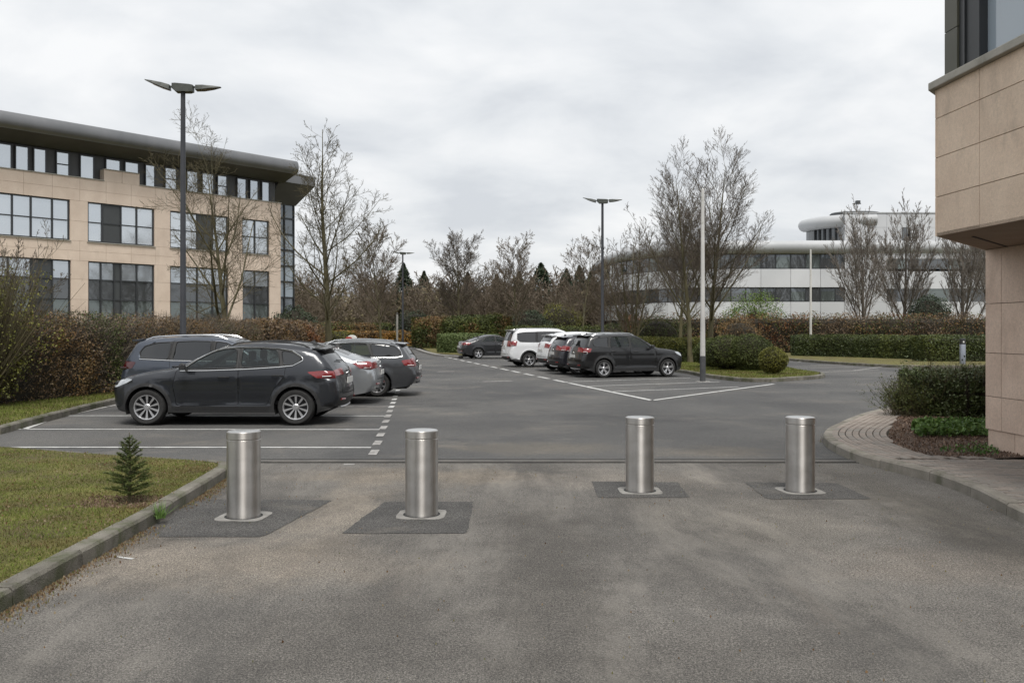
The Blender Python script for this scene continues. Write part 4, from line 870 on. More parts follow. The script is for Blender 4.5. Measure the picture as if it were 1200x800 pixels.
def tree_mesh(key, h, r0, spec, seed, trunk_mat='bark', twig_mat='twig', lean=.02, stems=1, spread=.0, clear=.2, rmin=.006, tgnarl=.02, split=2):
    """spec: list of levels dict(m,K,ratio,angle,t0,up,g). Returns (trunk mesh, branch mesh)"""
    rng = np.random.default_rng(seed); K0 = 12; P = np.zeros((stems, K0, 3)); R = np.zeros((stems, K0))
    for s_ in range(stems):
        a = 6.28 * s_ / stems + rng.uniform(-.4, .4); d = np.array([cos(a) * spread, sin(a) * spread, 1.0]) if stems > 1 else np.array([rng.normal(0, lean), rng.normal(0, lean), 1.0]); hs = h * (rng.uniform(.82, 1.0) if stems > 1 else 1)
        for k_ in range(1, K0):
            d = d + rng.normal(0, tgnarl, 3); d[2] += .06; d /= np.linalg.norm(d); P[s_, k_] = P[s_, k_ - 1] + d * hs / (K0 - 1)
        R[s_] = np.maximum(r0 * (1 if stems == 1 else .6) * (1 - np.linspace(0, 1, K0)) ** .85, .012); R[s_, 0] *= 1.25
    levels = [(P, R)]; cur = (P, R)
    for li, sp in enumerate(spec):
        cur = grow(cur[0], cur[1], sp['m'], sp['K'], rng, sp['ratio'], sp['angle'], sp['t0'], sp.get('up', .2), sp.get('g', .08), sp.get('rr', .55), sp.get('taper', .3), shape=sp.get('shape'))
        cur = (cur[0], np.maximum(cur[1], rmin if li == len(spec) - 1 else rmin * 1.25)); levels.append(cur)
    sides = [9, 6, 4, 3, 3, 3]
    def join(ls, s0):
        Vs = []; Fs = []; n_ = 0
        for q, (p_, r_) in enumerate(ls):
            v_, f_ = tubes(p_, r_, sides[min(5, q + s0)]); Vs.append(v_); Fs.append(f_ + n_); n_ += len(v_)
        return np.vstack(Vs), np.vstack(Fs)
    return join(levels[:split], 0), join(levels[split:], split)
def mesh_from(name, V, Fq, m, smooth=False):
    o = mk(name, V, Fq, m, None, smooth); me = o.data; bpy.data.objects.remove(o); return me
def tree_kind(key, *a, trunk_mat='bark', twig_mat='twig', **k):
    (v1, f1), (v2, f2) = tree_mesh(key, *a, **k); TREES[key] = (mesh_from('trunk', v1, f1, M[trunk_mat], True), mesh_from('crown', v2, f2, M[twig_mat]), len(f1) + len(f2))
def tree(key, label, loc, rz=0.0, s=1.0, group=None, sz=None, name='bare_tree'):
    t = thing(name, label, 'tree', loc, rz, group); t.scale = (s, s, sz or s)
    put('trunk', TREES[key][0], t); put('crown', TREES[key][1], t); return t
cone = lambda t: (1 - .80 * t) * (.55 + 2.2 * np.minimum(t, .2))
dome = lambda t: np.sqrt(np.clip(1 - (t * .96) ** 2, 0.02, 1)) * (.75 + 1.2 * np.minimum(t, .2))
# slender leader with ascending limbs (left of centre)
def TW(m2, m3, m4, a=38, up=.35, r2=.50, r3=.52, r4=.66, g=.09): return [dict(m=m2, K=6, ratio=r2, angle=a + 4, t0=.12, up=up + .1, g=g, rr=.42), dict(m=m3, K=4, ratio=r3, angle=a, t0=.12, up=up, g=g * 1.2, rr=.45), dict(m=m4, K=4, ratio=r4, angle=a - 2, t0=.12, up=up * .7, g=g * 1.4, rr=.6)]
tree_kind('slender', 10.3, .145, [dict(m=30, K=8, ratio=.44, angle=50, t0=.19, up=.80, g=.06, rr=.46, shape=cone)] + TW(12, 9, 4, 42, .35), 11, twig_mat='twig_green', rmin=.0045)
tree_kind('spreading', 8.6, .13, [dict(m=13, K=8, ratio=.62, angle=38, t0=.12, up=.30, g=.06, rr=.66, shape=lambda t: 1 - .45 * t)] + TW(14, 10, 6, 42, .2), 23, twig_mat='twig_green', tgnarl=.05, rmin=.0045)
tree_kind('tall', 12.0, .15, [dict(m=26, K=9, ratio=.50, angle=43, t0=.18, up=.82, g=.045, rr=.48, shape=lambda t: (1 - .60 * t))] + TW(14, 10, 4, 33, .45, g=.06), 31, rmin=.0055)
tree_kind('round', 11.0, .17, [dict(m=26, K=8, ratio=.46, angle=50, t0=.16, up=.62, g=.05, rr=.5, shape=dome)] + TW(15, 11, 6, 34, .35, g=.06), 45, rmin=.008)
tree_kind('multi', 9.2, .15, [dict(m=12, K=7, ratio=.46, angle=38, t0=.10, up=.5, g=.07, rr=.5)] + TW(9, 6, 4, 36, .3), 52, stems=5, spread=.42, rmin=.0075)
tree_kind('broom', 11.0, .18, [dict(m=30, K=9, ratio=.74, angle=30, t0=.05, up=.85, g=.04, rr=.42, shape=lambda t: (1 - .72 * t))] + TW(13, 9, 5, 24, .5, .42, .48, .6), 64, trunk_mat='bark_grey', twig_mat='twig_pale', rmin=.010)
tree_kind('far', 9.5, .12, [dict(m=22, K=7, ratio=.50, angle=46, t0=.20, up=.6, g=.07, rr=.5, shape=dome)] + TW(13, 9, 5, 34, .3, g=.06), 77, rmin=.010, twig_mat='twig_far')
print('tree faces', {k_: v_[2] for k_, v_ in TREES.items()})
def at(px, Y): return ((px - 600) / F * Y, Y)
G1 = 'bare trees round the car park'
tree('spreading', 'bare many-limbed tree behind the brown hedge, before the cream office facade', (*at(268, 38), .1), 1.0, 1.0, G1)
tree('slender', 'tall slender bare tree with mossy trunk right of the cream office building', (*at(386, 36), .1), 2.2, 1.0, G1, .93)
tree('far', 'small bare tree between the slender tall tree and the far lamp post', (*at(447, 68), .1), .4, .92, G1)
tree('round', 'large round-crowned bare tree rising behind the tall dark hedge at the far end', (*at(537, 84), .1), 0, 1.0, G1, .88)
tree('far', 'thin bare tree right behind the white people carrier', (*at(606, 72), .1), 2.1, .85, G1)
tree('far', 'slim bare tree just left of the middle lamp post', (*at(681, 74), .1), 4.4, .86, G1)
tree('multi', 'dense bare many-stemmed tree right of the middle lamp post', (*at(741, 58), .1), 1.3, .93, G1)
tree('tall', 'tall bare tree with mossy trunk just left of the white post on the grass island', (*at(809, 43.7), .1), .6, .86, G1, .74)
tree('tall', 'tallest bare tree, trunk directly behind the white post', (*at(832, 46), .1), 3.6, 1.0, G1, .83)
tree('tall', 'bare tree with grey trunk standing farthest back left of the white post', (*at(797, 56), .1), 5.0, .80, G1, .74)
tree('broom', 'upright pale bare tree before the white building, leftmost of the three in a row', (*at(1012, 76), .1), 0, .96, 'upright pale trees before the white building')
tree('broom', 'upright pale bare tree before the white building, middle one of the three in a row', (*at(1060, 78), .1), 1.9, 1.0, 'upright pale trees before the white building')
tree('broom', 'upright pale bare tree before the white building, nearest to the beige stone pier', (*at(1128, 74), .1), 4.1, .98, 'upright pale trees before the white building')
tree('broom', 'upright pale bare tree half hidden behind the beige stone pier', (*at(1165, 77), .1), 3.0, 1.08, 'upright pale trees before the white building')

# ---------------------------------------------------------------- conifers in the tree line
def conifer_mesh(h, r, n, seed):
    rg = np.random.default_rng(seed); t = rg.random(n) ** .8; z = h * (.06 + .94 * t); lay = np.sin(z * 5.2) * .16; rad = r * (1 - t) ** .85 * (1 + lay) * np.sqrt(rg.uniform(.15, 1, n)) * rg.uniform(.8, 1.15, n)
    a = rg.uniform(0, 6.28, n); C = np.column_stack([np.cos(a) * rad, np.sin(a) * rad, z - rad * .22]); V, Fq, tn = quads(C, .42, aspect=(.3, .6)); return V, Fq, np.clip(tn * .6 + clumpy(C, 1.2, seed) * .4, 0, 1)
CON = []
for sd in (3, 4):
    V, Fq, tn = conifer_mesh(11, 3.9, 4200, sd); o = mk('foliage', V, Fq, M['leaf_conifer'], None, tone=tn); CON.append(o.data); bpy.data.objects.remove(o)
ctr = MB().tube([(0, 0, 0), (0, 0, 10.6)], [.2, .02], 6).mesh('trunk', M['bark_grey'])
cz = [(473, 118, 1.02, 'left of the far lamp post'), (497, 128, .98, 'right of the far lamp post'), (548, 130, .98, 'behind the round-crowned bare tree'), (582, 122, .9, 'right of the round-crowned tree'), (608, 124, .95, 'behind the thin bare tree'),
      (634, 112, .98, 'broad one near its middle'), (664, 126, 1.0, 'left of the middle lamp post'), (679, 122, 1.02, 'close left of the middle lamp post'), (692, 119, .92, 'directly left of the middle lamp pole'), (716, 122, .85, 'directly right of the middle lamp pole')]
for i, (px, Y, s, w) in enumerate(cz):
    t = thing('conifer_tree', 'dark conifer in the far tree line, ' + w, 'tree', (*at(px, Y), 0), i * 1.3, 'conifers in the far tree line'); t.scale = (s * (1.25 if i == 5 else 1.0),) * 2 + (s * .92,); put('foliage', CON[i % 2], t); put('trunk', ctr, t)
# ---------------------------------------------------------------- woodland mass
rg = np.random.default_rng(5); Vs = []; Fs = []; n_ = 0
bases = []
for sd in (101, 102, 103):
    (a1, b1), (a2, b2) = tree_mesh('w', 10, .1, [dict(m=15, K=5, ratio=.42, angle=38, t0=.15, up=.5, g=.08, rr=.55, shape=dome), dict(m=9, K=4, ratio=.36, angle=38, t0=.15, up=.3, g=.12, rr=.6), dict(m=5, K=3, ratio=.45, angle=38, t0=.1, up=.2, g=.15, rr=.8)], sd, rmin=.022)
    bases.append((np.vstack([a1, a2]), np.vstack([b1, b2 + len(a1)])))
for i in range(150):
    px = rg.uniform(325, 800); Y = rg.uniform(98, 135); 
    s = rg.uniform(.80, 1.12) * (Y / 115); v_, f_ = bases[i % 3]; a = rg.uniform(0, 6.28); c_, s_ = cos(a), sin(a)
    X = np.column_stack([v_[:, 0] * c_ - v_[:, 1] * s_, v_[:, 0] * s_ + v_[:, 1] * c_, v_[:, 2]]) * [s * 1.1, s * 1.1, s * .8] + [(px - 600) / F * Y, Y, 0]
    Vs.append(X); Fs.append(f_ + n_); n_ += len(X)
stuff(mk('woodland', np.vstack(Vs), np.vstack(Fs), M['twig_far']))
# brushwood under and behind the trees: brown mass with an uneven top
n = 90000; px = rg.uniform(250, 1010, n); Y = rg.uniform(112, 146, n); X = (px - 600) / F * Y
top = 4.3 + 3.4 * clumpy(np.column_stack([X, Y * .2, X * 0]), .16, 8) + .8 * clumpy(np.column_stack([X, Y * .5, X * 0]), .9, 9); Z = rg.uniform(0, 1, n) ** .8 * top
C = np.column_stack([X, Y, Z]); V, Fq, tn = quads(C, .55, aspect=(.12, .4), up=.3); tn = np.clip(tn * .5 + clumpy(C, .35, 6) * .6 - .05, 0, 1)
stuff(mk('brushwood', V, Fq, M['leaf_brush'], tone=tn))
# far bank of trees that closes the view at the horizon
b = MB(); P_ = []; X_ = np.linspace(-230, 230, 160)
for x_ in X_: P_.append((x_, 175 - abs(x_) * .12, 6.2 + 1.8 * sin(x_ * .21) + 1.2 * sin(x_ * .53 + 1) + random.uniform(-.6, .6)))
vs = [(x_, y_, 0) for x_, y_, z_ in P_] + [(x_, y_ + 3, z_) for x_, y_, z_ in P_] + [(x_, y_ + 40, z_ + 1) for x_, y_, z_ in P_]; n_ = len(P_)
structure(mk('far_hill', vs, [(i, i + 1, n_ + i + 1, n_ + i) for i in range(n_ - 1)] + [(n_ + i, n_ + i + 1, 2 * n_ + i + 1, 2 * n_ + i) for i in range(n_ - 1)], mat('far_wood', [(0.035, 0.028, 0.02), (0.075, 0.06, 0.042)], .6, .95, 1, 2, detail=8)))

# ---------------------------------------------------------------- hedges
BR = ['leaf_brown', 'leaf_green', 'leaf_rust', 'leaf_brown']
hedge('long brown and green mixed hedge along the left edge behind the parked cars', [(-16.5, 14.0), (-12.6, 17.2), (-11.5, 20.8), (-10.9, 24), (-10.4, 29), (-10.3, 34)], 1.9, 2.05, 170000, .044, ['leaf_brown', 'leaf_brown', 'leaf_maroon', 'leaf_green'], wob=.15, twigs=38000, gap=.4, sprigs=.05, seed=2, core=.78)
hedge('lower brown hedge running on behind the cars towards the round orange bush', [(-10.2, 35.5), (-10.3, 42), (-10.6, 47)], 1.8, 2.05, 26000, .085, ['leaf_brown', 'leaf_maroon'], wob=.1, twigs=4000, seed=4)
bush('round rust orange bush at the end of the left hedge', at(352, 42), .95, 1.75, 9000, .075, 'leaf_rust', seed=3)
bush('wild bare shrub with yellow-green sprigs at the left edge above the hedge', (-11.1, 18.8), 1.15, 2.7, 5000, .05, 'leaf_yellow', seed=6, lump=.35, twigs=900, spiky=.1, name='shrub', z0=.3, cs=.45)
tree('multi', 'small bare shrubby tree above the hedge at the left edge of the picture', (*at(-6, 21), .1), .7, .42, None, .46, 'bare_shrub')
bush('dark evergreen bush beside the corner of the cream office building', at(346, 56), 1.5, 3.0, 7000, .10, 'leaf_conifer', seed=8, name='evergreen_bush')
hedge('clipped olive-topped hedge far left behind the rust coloured hedge', [at(362, 96), at(415, 97), at(455, 98)], 2, 2.35, 15000, .14, ['leaf_brown', 'leaf_green'], wob=.1, seed=5)
hedge('orange-brown beech hedge far left beyond the grey estate car', [at(396, 88), at(430, 88), at(490, 88)], 1.6, 1.5, 14000, .13, ['leaf_orange', 'leaf_brown', 'leaf_orange'], wob=.16, seed=7)
bush('bright green bush behind the slender tree', at(396, 78), 1.6, 1.5, 5000, .1, 'leaf_yellow', seed=10)
bush('dark round holly bush between far lamp post and tall dark hedge', at(486, 92), 1.9, 3.4, 7000, .13, 'leaf_conifer', seed=12, name='evergreen_bush')
hedge('tall dark clipped hedge at the far end of the aisle', [(-7.6, 78.0), (-4, 74), (-0.9, 71.5)], 3.0, 2.75, 34000, .13, ['leaf_green', 'leaf_green', 'leaf_brown'], wob=.1, seed=13)
hedge('light green clipped hedge in front of the tall dark hedge', [(-4.55, 62.5), (-2.6, 61.0), (-1.3, 60.5)], 2.2, 1.35, 18000, .085, 'leaf_pale', wob=.05, seed=14)
bush('large dark green rounded holly bush behind the white people carrier', at(617, 80), 2.3, 3.3, 12000, .12, 'leaf_conifer', seed=15, name='evergreen_bush')
bush('yellow-twigged willow shrub left of the middle lamp post', at(655, 84), 2.0, 4.0, 7000, .11, 'leaf_yellow', seed=16, twigs=400, name='shrub')
bush('olive yellow shrub behind the tall dark hedge', at(580, 88), 1.9, 3.1, 5000, .11, 'leaf_yellow', seed=26, twigs=300, name='shrub')
hedge('dark green hedge behind the parked white cars', [at(598, 66), at(650, 67), at(705, 68)], 2, 1.9, 16000, .11, 'leaf_green', wob=.12, seed=17)
bush('olive green shrub right of the middle lamp post', at(722, 66), 1.3, 2.1, 5000, .09, 'leaf_green', seed=27, name='shrub')
hedge('clipped yellow-green hedge behind the black car on the grass island', [(5.5, 46.5), (7.2, 45.6), (9.5, 44.0)], 1.6, 1.25, 26000, .065, ['leaf_yellow', 'leaf_green'], wob=.06, seed=18)
bush('large rounded clipped dark green bush on the grass island, nearer the white post', at(852, 35.9), .98, 1.36, 20000, .045, 'leaf_green', seed=19, lump=.08, cs=1.05)
bush('large rounded clipped olive green bush between its darker neighbour and the small ball bush', at(879, 35.4), .92, 1.42, 20000, .045, 'leaf_green', seed=29, lump=.09, cs=1.05)
bush('dark clipped bush tucked behind the white post on the grass island', at(838, 38.2), .95, 1.25, 14000, .055, 'leaf_green', seed=30, lump=.07, cs=1.05)
bush('small round clipped bush at the tip of the grass island', at(906, 32.6), .54, .98, 9000, .042, 'leaf_yellow', seed=20, lump=.05)
hedge('long brown and rust hedge in front of the white curved building', [at(738, 66), at(880, 62), at(1000, 62), at(1190, 63)], 2.4, 2.75, 75000, .10, ['leaf_maroon', 'leaf_brown', 'leaf_green', 'leaf_brown', 'leaf_rust'], wob=.2, seed=21, twigs=9000, sprigs=.04)
bush('bright yellow-green shrub above the brown hedge, before the white building', at(884, 66), 2.2, 4.2, 9000, .1, 'leaf_bright', seed=22, name='shrub', lump=.3, cs=.45, twigs=300)
bush('dark green conical evergreen before the upright bare trees', at(1088, 66), 1.6, 4.0, 12000, .1, 'leaf_conifer', seed=23, name='evergreen_bush')
hedge('low clipped dark hedge beyond the far road, left length', [at(934, 55), at(1010, 52), at(1078, 48.5)], 1.5, 1.30, 30000, .07, ['leaf_box', 'leaf_green'], wob=.05, seed=24)
hedge('low clipped dark hedge beyond the far road, right length behind the small bollard light', [at(1078, 45.6), at(1180, 46)], 1.5, 1.35, 18000, .07, ['leaf_box', 'leaf_green'], wob=.05, seed=25)
hedge('dense box hedge beside the beige stone pier in the planting bed', [(7.75, 17.3), (8.6, 17.1), (11.0, 17.0)], 1.55, .86, 42000, .040, ['leaf_box', 'leaf_box', 'leaf_green'], wob=.07, seed=28, sprigs=.15, z0=.12, round_=.35, twigs=2500, twig_mat='twig_green')
# loose willowy shoots at the hedge's left end
root = thing('shrub', 'loose arching grey-green shoots at the left end of the box hedge', 'shrub', (7.5, 16.9, .12)); n = 600
base = RNG.normal(0, .16, (n, 3)) * [1, 1, 0]; d = RNG.normal(size=(n, 3)) * .42 + [-.12, 0, 1]; d /= np.linalg.norm(d, axis=1)[:, None]; L_ = RNG.uniform(.35, .82, n)[:, None]; tip = base + d * L_; w_ = np.cross(d, RNG.normal(size=(n, 3))); w_ /= np.linalg.norm(w_, axis=1)[:, None]; w_ *= .004
V = np.stack([base - w_, base + w_, tip + w_ * .5, tip - w_ * .5], 1).reshape(-1, 3); mk('stems', V, np.arange(len(V)).reshape(-1, 4), M['twig_green'], root)
k_ = RNG.integers(0, n, 9000); f_ = RNG.uniform(.3, 1, 9000)[:, None]; C = base[k_] + (tip - base)[k_] * f_ + RNG.normal(0, .02, (9000, 3)); V, Fq, tn = quads(C, .045, aspect=(.2, .4)); mk('foliage', V, Fq, M['leaf_green'], root, tone=tn)
# ---------------------------------------------------------------- ground cover, grass, litter, mulch
def scatter(poly, n, bb=None):
    a = np.array(poly); lo = a.min(0); hi = a.max(0)
    if bb: lo = np.maximum(lo, bb[0]); hi = np.minimum(hi, bb[1])
    P = RNG.uniform(lo, hi, (n, 2)); return P[in_poly(P, poly)]
def blades(P, z, h, w, lo=0, hi=1, patch=1.2, lean=.5, seed=3):
    n = len(P); B = np.column_stack([P, np.full(n, z)]); d = RNG.normal(size=(n, 3)) * [lean, lean, .15] + [0, 0, 1]; d /= np.linalg.norm(d, axis=1)[:, None]; hh = h * RNG.uniform(.4, 1.3, n)[:, None]; a = RNG.uniform(0, 6.28, n); s = np.column_stack([np.cos(a), np.sin(a), a * 0]) * w
    V = np.stack([B - s, B + s, B + d * hh], 1).reshape(-1, 3); return V, np.arange(3 * n).reshape(n, 3), np.clip(RNG.uniform(lo, hi, n) * .35 + clumpy(B, patch, seed) * .6 + clumpy(B, patch * 3.3, seed + 2) * .35 - .2, 0, 1)
P = scatter(lawn_poly, 420000, ((-9.5, 4.4), (-3.1, 14))); near = np.hypot(P[:, 0], P[:, 1]); P = P[RNG.random(len(P)) < np.clip(9.5 / near, 0, 1) ** 1.2]
cl_ = clumpy(np.column_stack([P, P[:, 0] * 0]), 1.5, 31); P = P[RNG.random(len(P)) < .3 + .8 * cl_]
P = P[~(((P[:, 0] + 3.68) / .42) ** 2 + ((P[:, 1] - 8.5) / .3) ** 2 < RNG.uniform(.6, 1.2, len(P)))]
V, Fq, tn = blades(P, .108, .026, .0028, lean=.8, patch=2.0); stuff(mk('lawn_grass', V, Fq, M['leaf_grass'], tone=tn))
P = scatter(offs(LV[1:8], 0.10) + [(-13, 27), (-13, 14.9)], 60000); V, Fq, tn = blades(P, .108, .06, .006, .3, 1); stuff(mk('verge_grass', V, Fq, M['leaf_grass'], tone=tn))
P = scatter(offs(ISL, 0.10), 60000, ((3, 29), (13, 46))); V, Fq, tn = blades(P, .108, .06, .008, .3, 1); stuff(mk('island_grass', V, Fq, M['leaf_grass'], tone=tn))
P = scatter([gp(1170, 512, .12), gp(1075, 513, .12), gp(1068, 503, .12), gp(1078, 499, .12), gp(1170, 499, .12)], 5200); C = np.column_stack([P, RNG.uniform(.15, .27, len(P))]); V, Fq, tn = quads(C, .075, aspect=(.5, .8), up=.5); stuff(mk('ground_cover', V, Fq, M['leaf_cover'], tone=tn))
for pp in ([gp(1170, 536, .12), gp(1120, 533, .12), gp(1100, 530, .12), gp(1120, 524, .12), gp(1170, 520, .12)],): 
    P = scatter(pp, 700); C = np.column_stack([P, RNG.uniform(.14, .19, len(P))]); V, Fq, tn = quads(C, .04, up=.5); stuff(mk('ground_cover', V, Fq, M['leaf_cover'], tone=tn * .7))
P = scatter(BED, 26000, ((4, 11), (11, 18))); C = np.column_stack([P, RNG.uniform(.118, .136, len(P))]); V, Fq, tn = quads(C, .035, aspect=(.3, .8), up=.6); stuff(mk('bark_mulch', V, Fq, M['mulch'], tone=tn))
# leaf litter along the foot of the left kerb and fallen bits on the lawn
n = 5200; y_ = RNG.uniform(3.8, 10.9, n); kx = np.interp(y_, [2, 5.55, 6.93, 8.11, 9.6, 10.6, 11], [-3.08, -3.14, -3.17, -3.2, -3.28, -3.36, -3.45]); x_ = kx + .01 + RNG.exponential(.055, n); C = np.column_stack([x_, y_, RNG.uniform(.002, .014, n)]); C = C[clumpy(C * [1, 1, 0], 1.7, 40) + RNG.uniform(-.2, .2, n) > .42]
V, Fq, tn = quads(C, .020, aspect=(.4, .9), up=.85); stuff(mk('leaf_litter', V, Fq, M['litter'], tone=tn))
P = scatter(lawn_poly, 9000, ((-8, 4.4), (-3.1, 12))); C = np.column_stack([P, RNG.uniform(.116, .135, len(P))]); C = C[clumpy(C, 1.9, 61) + RNG.uniform(-.25, .25, len(C)) > .45]; V, Fq, tn = quads(C, .021, aspect=(.4, .9), up=.8); stuff(mk('leaf_litter', V, Fq, M['litter'], tone=tn))
P = scatter([(-4.1, 8.2), (-3.3, 8.2), (-3.3, 8.8), (-4.1, 8.8)], 1500); C = np.column_stack([P, RNG.uniform(.11, .12, len(P))]); V, Fq, tn = quads(C, .018, up=.8); stuff(mk('bark_mulch', V, Fq, M['mulch'], tone=tn))
n = 2500; i_ = RNG.integers(0, len(RKP) - 1, n); a = np.array(RKP)[i_]; C = np.column_stack([a[:, 0] - RNG.exponential(.03, n), a[:, 1] + RNG.uniform(-.1, .1, n), RNG.uniform(.002, .01, n)]); C = C[(C[:, 1] > 6) & (clumpy(C * [1, 1, 0], 2.2, 44) > .48)]
V, Fq, tn = quads(C, .014, up=.85); stuff(mk('leaf_litter', V, Fq, M['litter'], tone=tn))
n = 700; C = np.column_stack([RNG.uniform(-3.2, 5, n), RNG.uniform(3.5, 11.6, n), np.full(n, .006)]); kx = np.interp(C[:, 1], [p[1] for p in RK], [p[0] for p in RK]); C = C[C[:, 0] < kx - .1]; V, Fq, tn = quads(C, .016, aspect=(.3, .9), up=.85); stuff(mk('road_grit', V, Fq, M['litter'], tone=tn))
# weed tuft against the kerb
w_ = thing('weed', 'small pale green weed growing over the left kerb beside the young fir', 'plant', (-3.17, 8.05, .05)); P = RNG.normal(0, .02, (60, 2)); V, Fq, tn = blades(P, 0, .16, .006, .6, 1, lean=.5); mk('leaves', V, Fq, M['leaf_cover'], w_, tone=tn)
# ---------------------------------------------------------------- young fir on the lawn
fir = thing('young_fir_tree', 'knee-high young fir tree standing on the front lawn beside the kerb', 'tree', (-3.64, 8.52, .105))
MB().tube([(0, 0, -.02), (.005, 0, .3), (0, 0, .66)], [.016, .010, .003], 6).build('trunk', M['bark'], fir)
rg = np.random.default_rng(9); Bs = []; Ws = []
br = MB(); ND = []
for k_ in range(64):
    t = (k_ + rg.random()) / 64; z = .05 + .56 * t; L_ = (.235 * (1 - t) ** .8 + .02) * rg.uniform(.75, 1.12); a = k_ * 2.399 + rg.normal(0, .2); up_ = .25 + .5 * t
    p0 = np.array([0, 0, z]); pts_ = [p0 + np.array([cos(a) * L_ * s_, sin(a) * L_ * s_, L_ * up_ * s_ ** 1.3]) for s_ in (0, .5, 1)]; br.tube([tuple(p) for p in pts_], [.004, .003, .0015], 4)
    segs = [(pts_[0], pts_[2])]
    for q in range(int(8 * (1 - t)) + 3):
        s_ = rg.uniform(.3, .9); o_ = p0 + (pts_[2] - p0) * s_; sg = rg.choice([-1, 1]); aa = a + sg * rg.uniform(.5, .9); l2 = L_ * .38 * (1.1 - s_ * .5); e_ = o_ + np.array([cos(aa) * l2, sin(aa) * l2, l2 * up_ * .8]); segs.append((o_, e_)); br.tube([tuple(o_), tuple(e_)], .0018, 3)
    for s0, s1 in segs:
        m_ = max(8, int(np.linalg.norm(s1 - s0) * 460)); f_ = rg.random(m_)[:, None]; o_ = s0 + (s1 - s0) * f_; ax = (s1 - s0) / np.linalg.norm(s1 - s0); dd = rg.normal(size=(m_, 3)) * [.8, .8, .55] + ax * .8; dd /= np.linalg.norm(dd, axis=1)[:, None]; tp_ = o_ + dd * .026; w2 = np.cross(dd, rg.normal(size=(m_, 3))); w2 /= np.linalg.norm(w2, axis=1)[:, None]; ND.append(np.stack([o_ - w2 * .0024, o_ + w2 * .0024, tp_], 1))
br.build('branches', M['bark'], fir); ND = np.vstack(ND); mk('needles', ND.reshape(-1, 3), np.arange(len(ND) * 3).reshape(-1, 3), M['needle'], fir, tone=np.clip(rg.random(len(ND)) * .6 + .0 + .4 * (np.hypot(ND[:, 2, 0], ND[:, 2, 1]) / .22), 0, 1))

bush('olive shrub standing against the brown hedge behind the tall bare trees', at(772, 60), 1.6, 2.3, 8000, .085, 'leaf_green', seed=70, name='shrub', lump=.3)
bush('grey-green loose shrub before the brown hedge, right of the white post', at(866, 59), 1.5, 2.2, 7000, .08, 'leaf_brown', seed=71, name='shrub', lump=.3, twigs=300)
# ================================================================== CARS
def inset(poly, d):
    n = len(poly); A = sum(poly[i][0] * poly[(i + 1) % n][1] - poly[(i + 1) % n][0] * poly[i][1] for i in range(n)); sg = 1 if A > 0 else -1; o_ = []
    for i in range(n):
        p0, p1, p2 = Vector(poly[i - 1]), Vector(poly[i]), Vector(poly[(i + 1) % n]); d1 = (p1 - p0).normalized(); d2 = (p2 - p1).normalized()
        n1 = Vector((-d1.y, d1.x)) * sg; n2 = Vector((-d2.y, d2.x)) * sg; b = n1 + n2; b = b / max(.35, b.length_squared / 2) if b.length > 1e-6 else n1
        o_.append((p1.x + b.x * d, p1.y + b.y * d))
    return o_
def round_poly(poly, r, n=4):
    o_ = []; m = len(poly)
    for i in range(m):
        p0, p1, p2 = Vector(poly[i - 1]), Vector(poly[i]), Vector(poly[(i + 1) % m]); a = min(r, (p0 - p1).length * .45); b = min(r, (p2 - p1).length * .45)
        q0 = p1 + (p0 - p1).normalized() * a; q2 = p1 + (p2 - p1).normalized() * b
        for k_ in range(n + 1): t = k_ / n; v = q0 * (1 - t) ** 2 + p1 * 2 * t * (1 - t) + q2 * t * t; o_.append((v.x, v.y))
    return o_
WH = {}
def wheel_meshes(r, style):
    key = (round(r, 3), style)
    if key in WH: return WH[key]
    w = .215; ri = r * .68
    ty = MB().lathe([(ri, -w / 2 + .01), (ri + .02, -w / 2), (r - .035, -w / 2), (r - .008, -w / 2 + .03), (r, -w / 2 + .06), (r, w / 2 - .06), (r - .008, w / 2 - .03), (r - .035, w / 2), (ri + .02, w / 2), (ri, w / 2 - .01)], 40, axis='y', cap=False).mesh('tyre', M['tyre'], True)
    # outer side is -y
    rm = MB().lathe([(ri + .003, -w / 2 + .0), (ri - .012, -w / 2 + .004), (ri - .02, -w / 2 + .02), (ri - .022, w / 2 - .02)], 40, axis='y', cap=False)
    ns = {'ten': 10, 'five': 5, 'seven': 7, 'twin': 5}[style]
    def spoke(a, hw0, hw1, r0, r1, y0, y1):
        u = Vector((cos(a), 0, sin(a))); v = Vector((-sin(a), 0, cos(a))); y0 -= 0; P = []
        for rr, hw, yy in ((r0, hw0, y0), (r1, hw1, y1)):
            for sx in (-1, 1):
                for dy in (0, .03): P.append(tuple(u * rr + v * hw * sx + Vector((0, yy + dy, 0))))
        rm.add(P, [(0, 2, 6, 4), (1, 5, 7, 3), (0, 4, 5, 1), (2, 3, 7, 6)])
    for i in range(ns):
        a = 2 * pi * i / ns + .3
        if style == 'ten': spoke(a, .010, .022, .05, ri - .015, -w / 2 + .03, -w / 2 + .012)
        elif style == 'seven': spoke(a, .016, .026, .05, ri - .015, -w / 2 + .03, -w / 2 + .012)
        else:
            for s_ in (-.17, .17): spoke(a + s_ * .9, .014, .020, .06, ri - .015, -w / 2 + .03, -w / 2 + .012)
    rm.lathe([(.001, -w / 2 + .016), (.045, -w / 2 + .018), (.062, -w / 2 + .03), (.062, -w / 2 + .07)], 20, axis='y', cap=False)
    rm = rm.mesh('rim', M['alloy'])
    dk = MB().lathe([(.001, -w / 2 + .075), (ri - .02, -w / 2 + .078), (ri - .02, w / 2 - .03), (.001, w / 2 - .03)], 32, axis='y', cap=False)
    dk = dk.mesh('brake_disc', M['alloy_dark'])
    WH[key] = (ty, rm, dk); return WH[key]

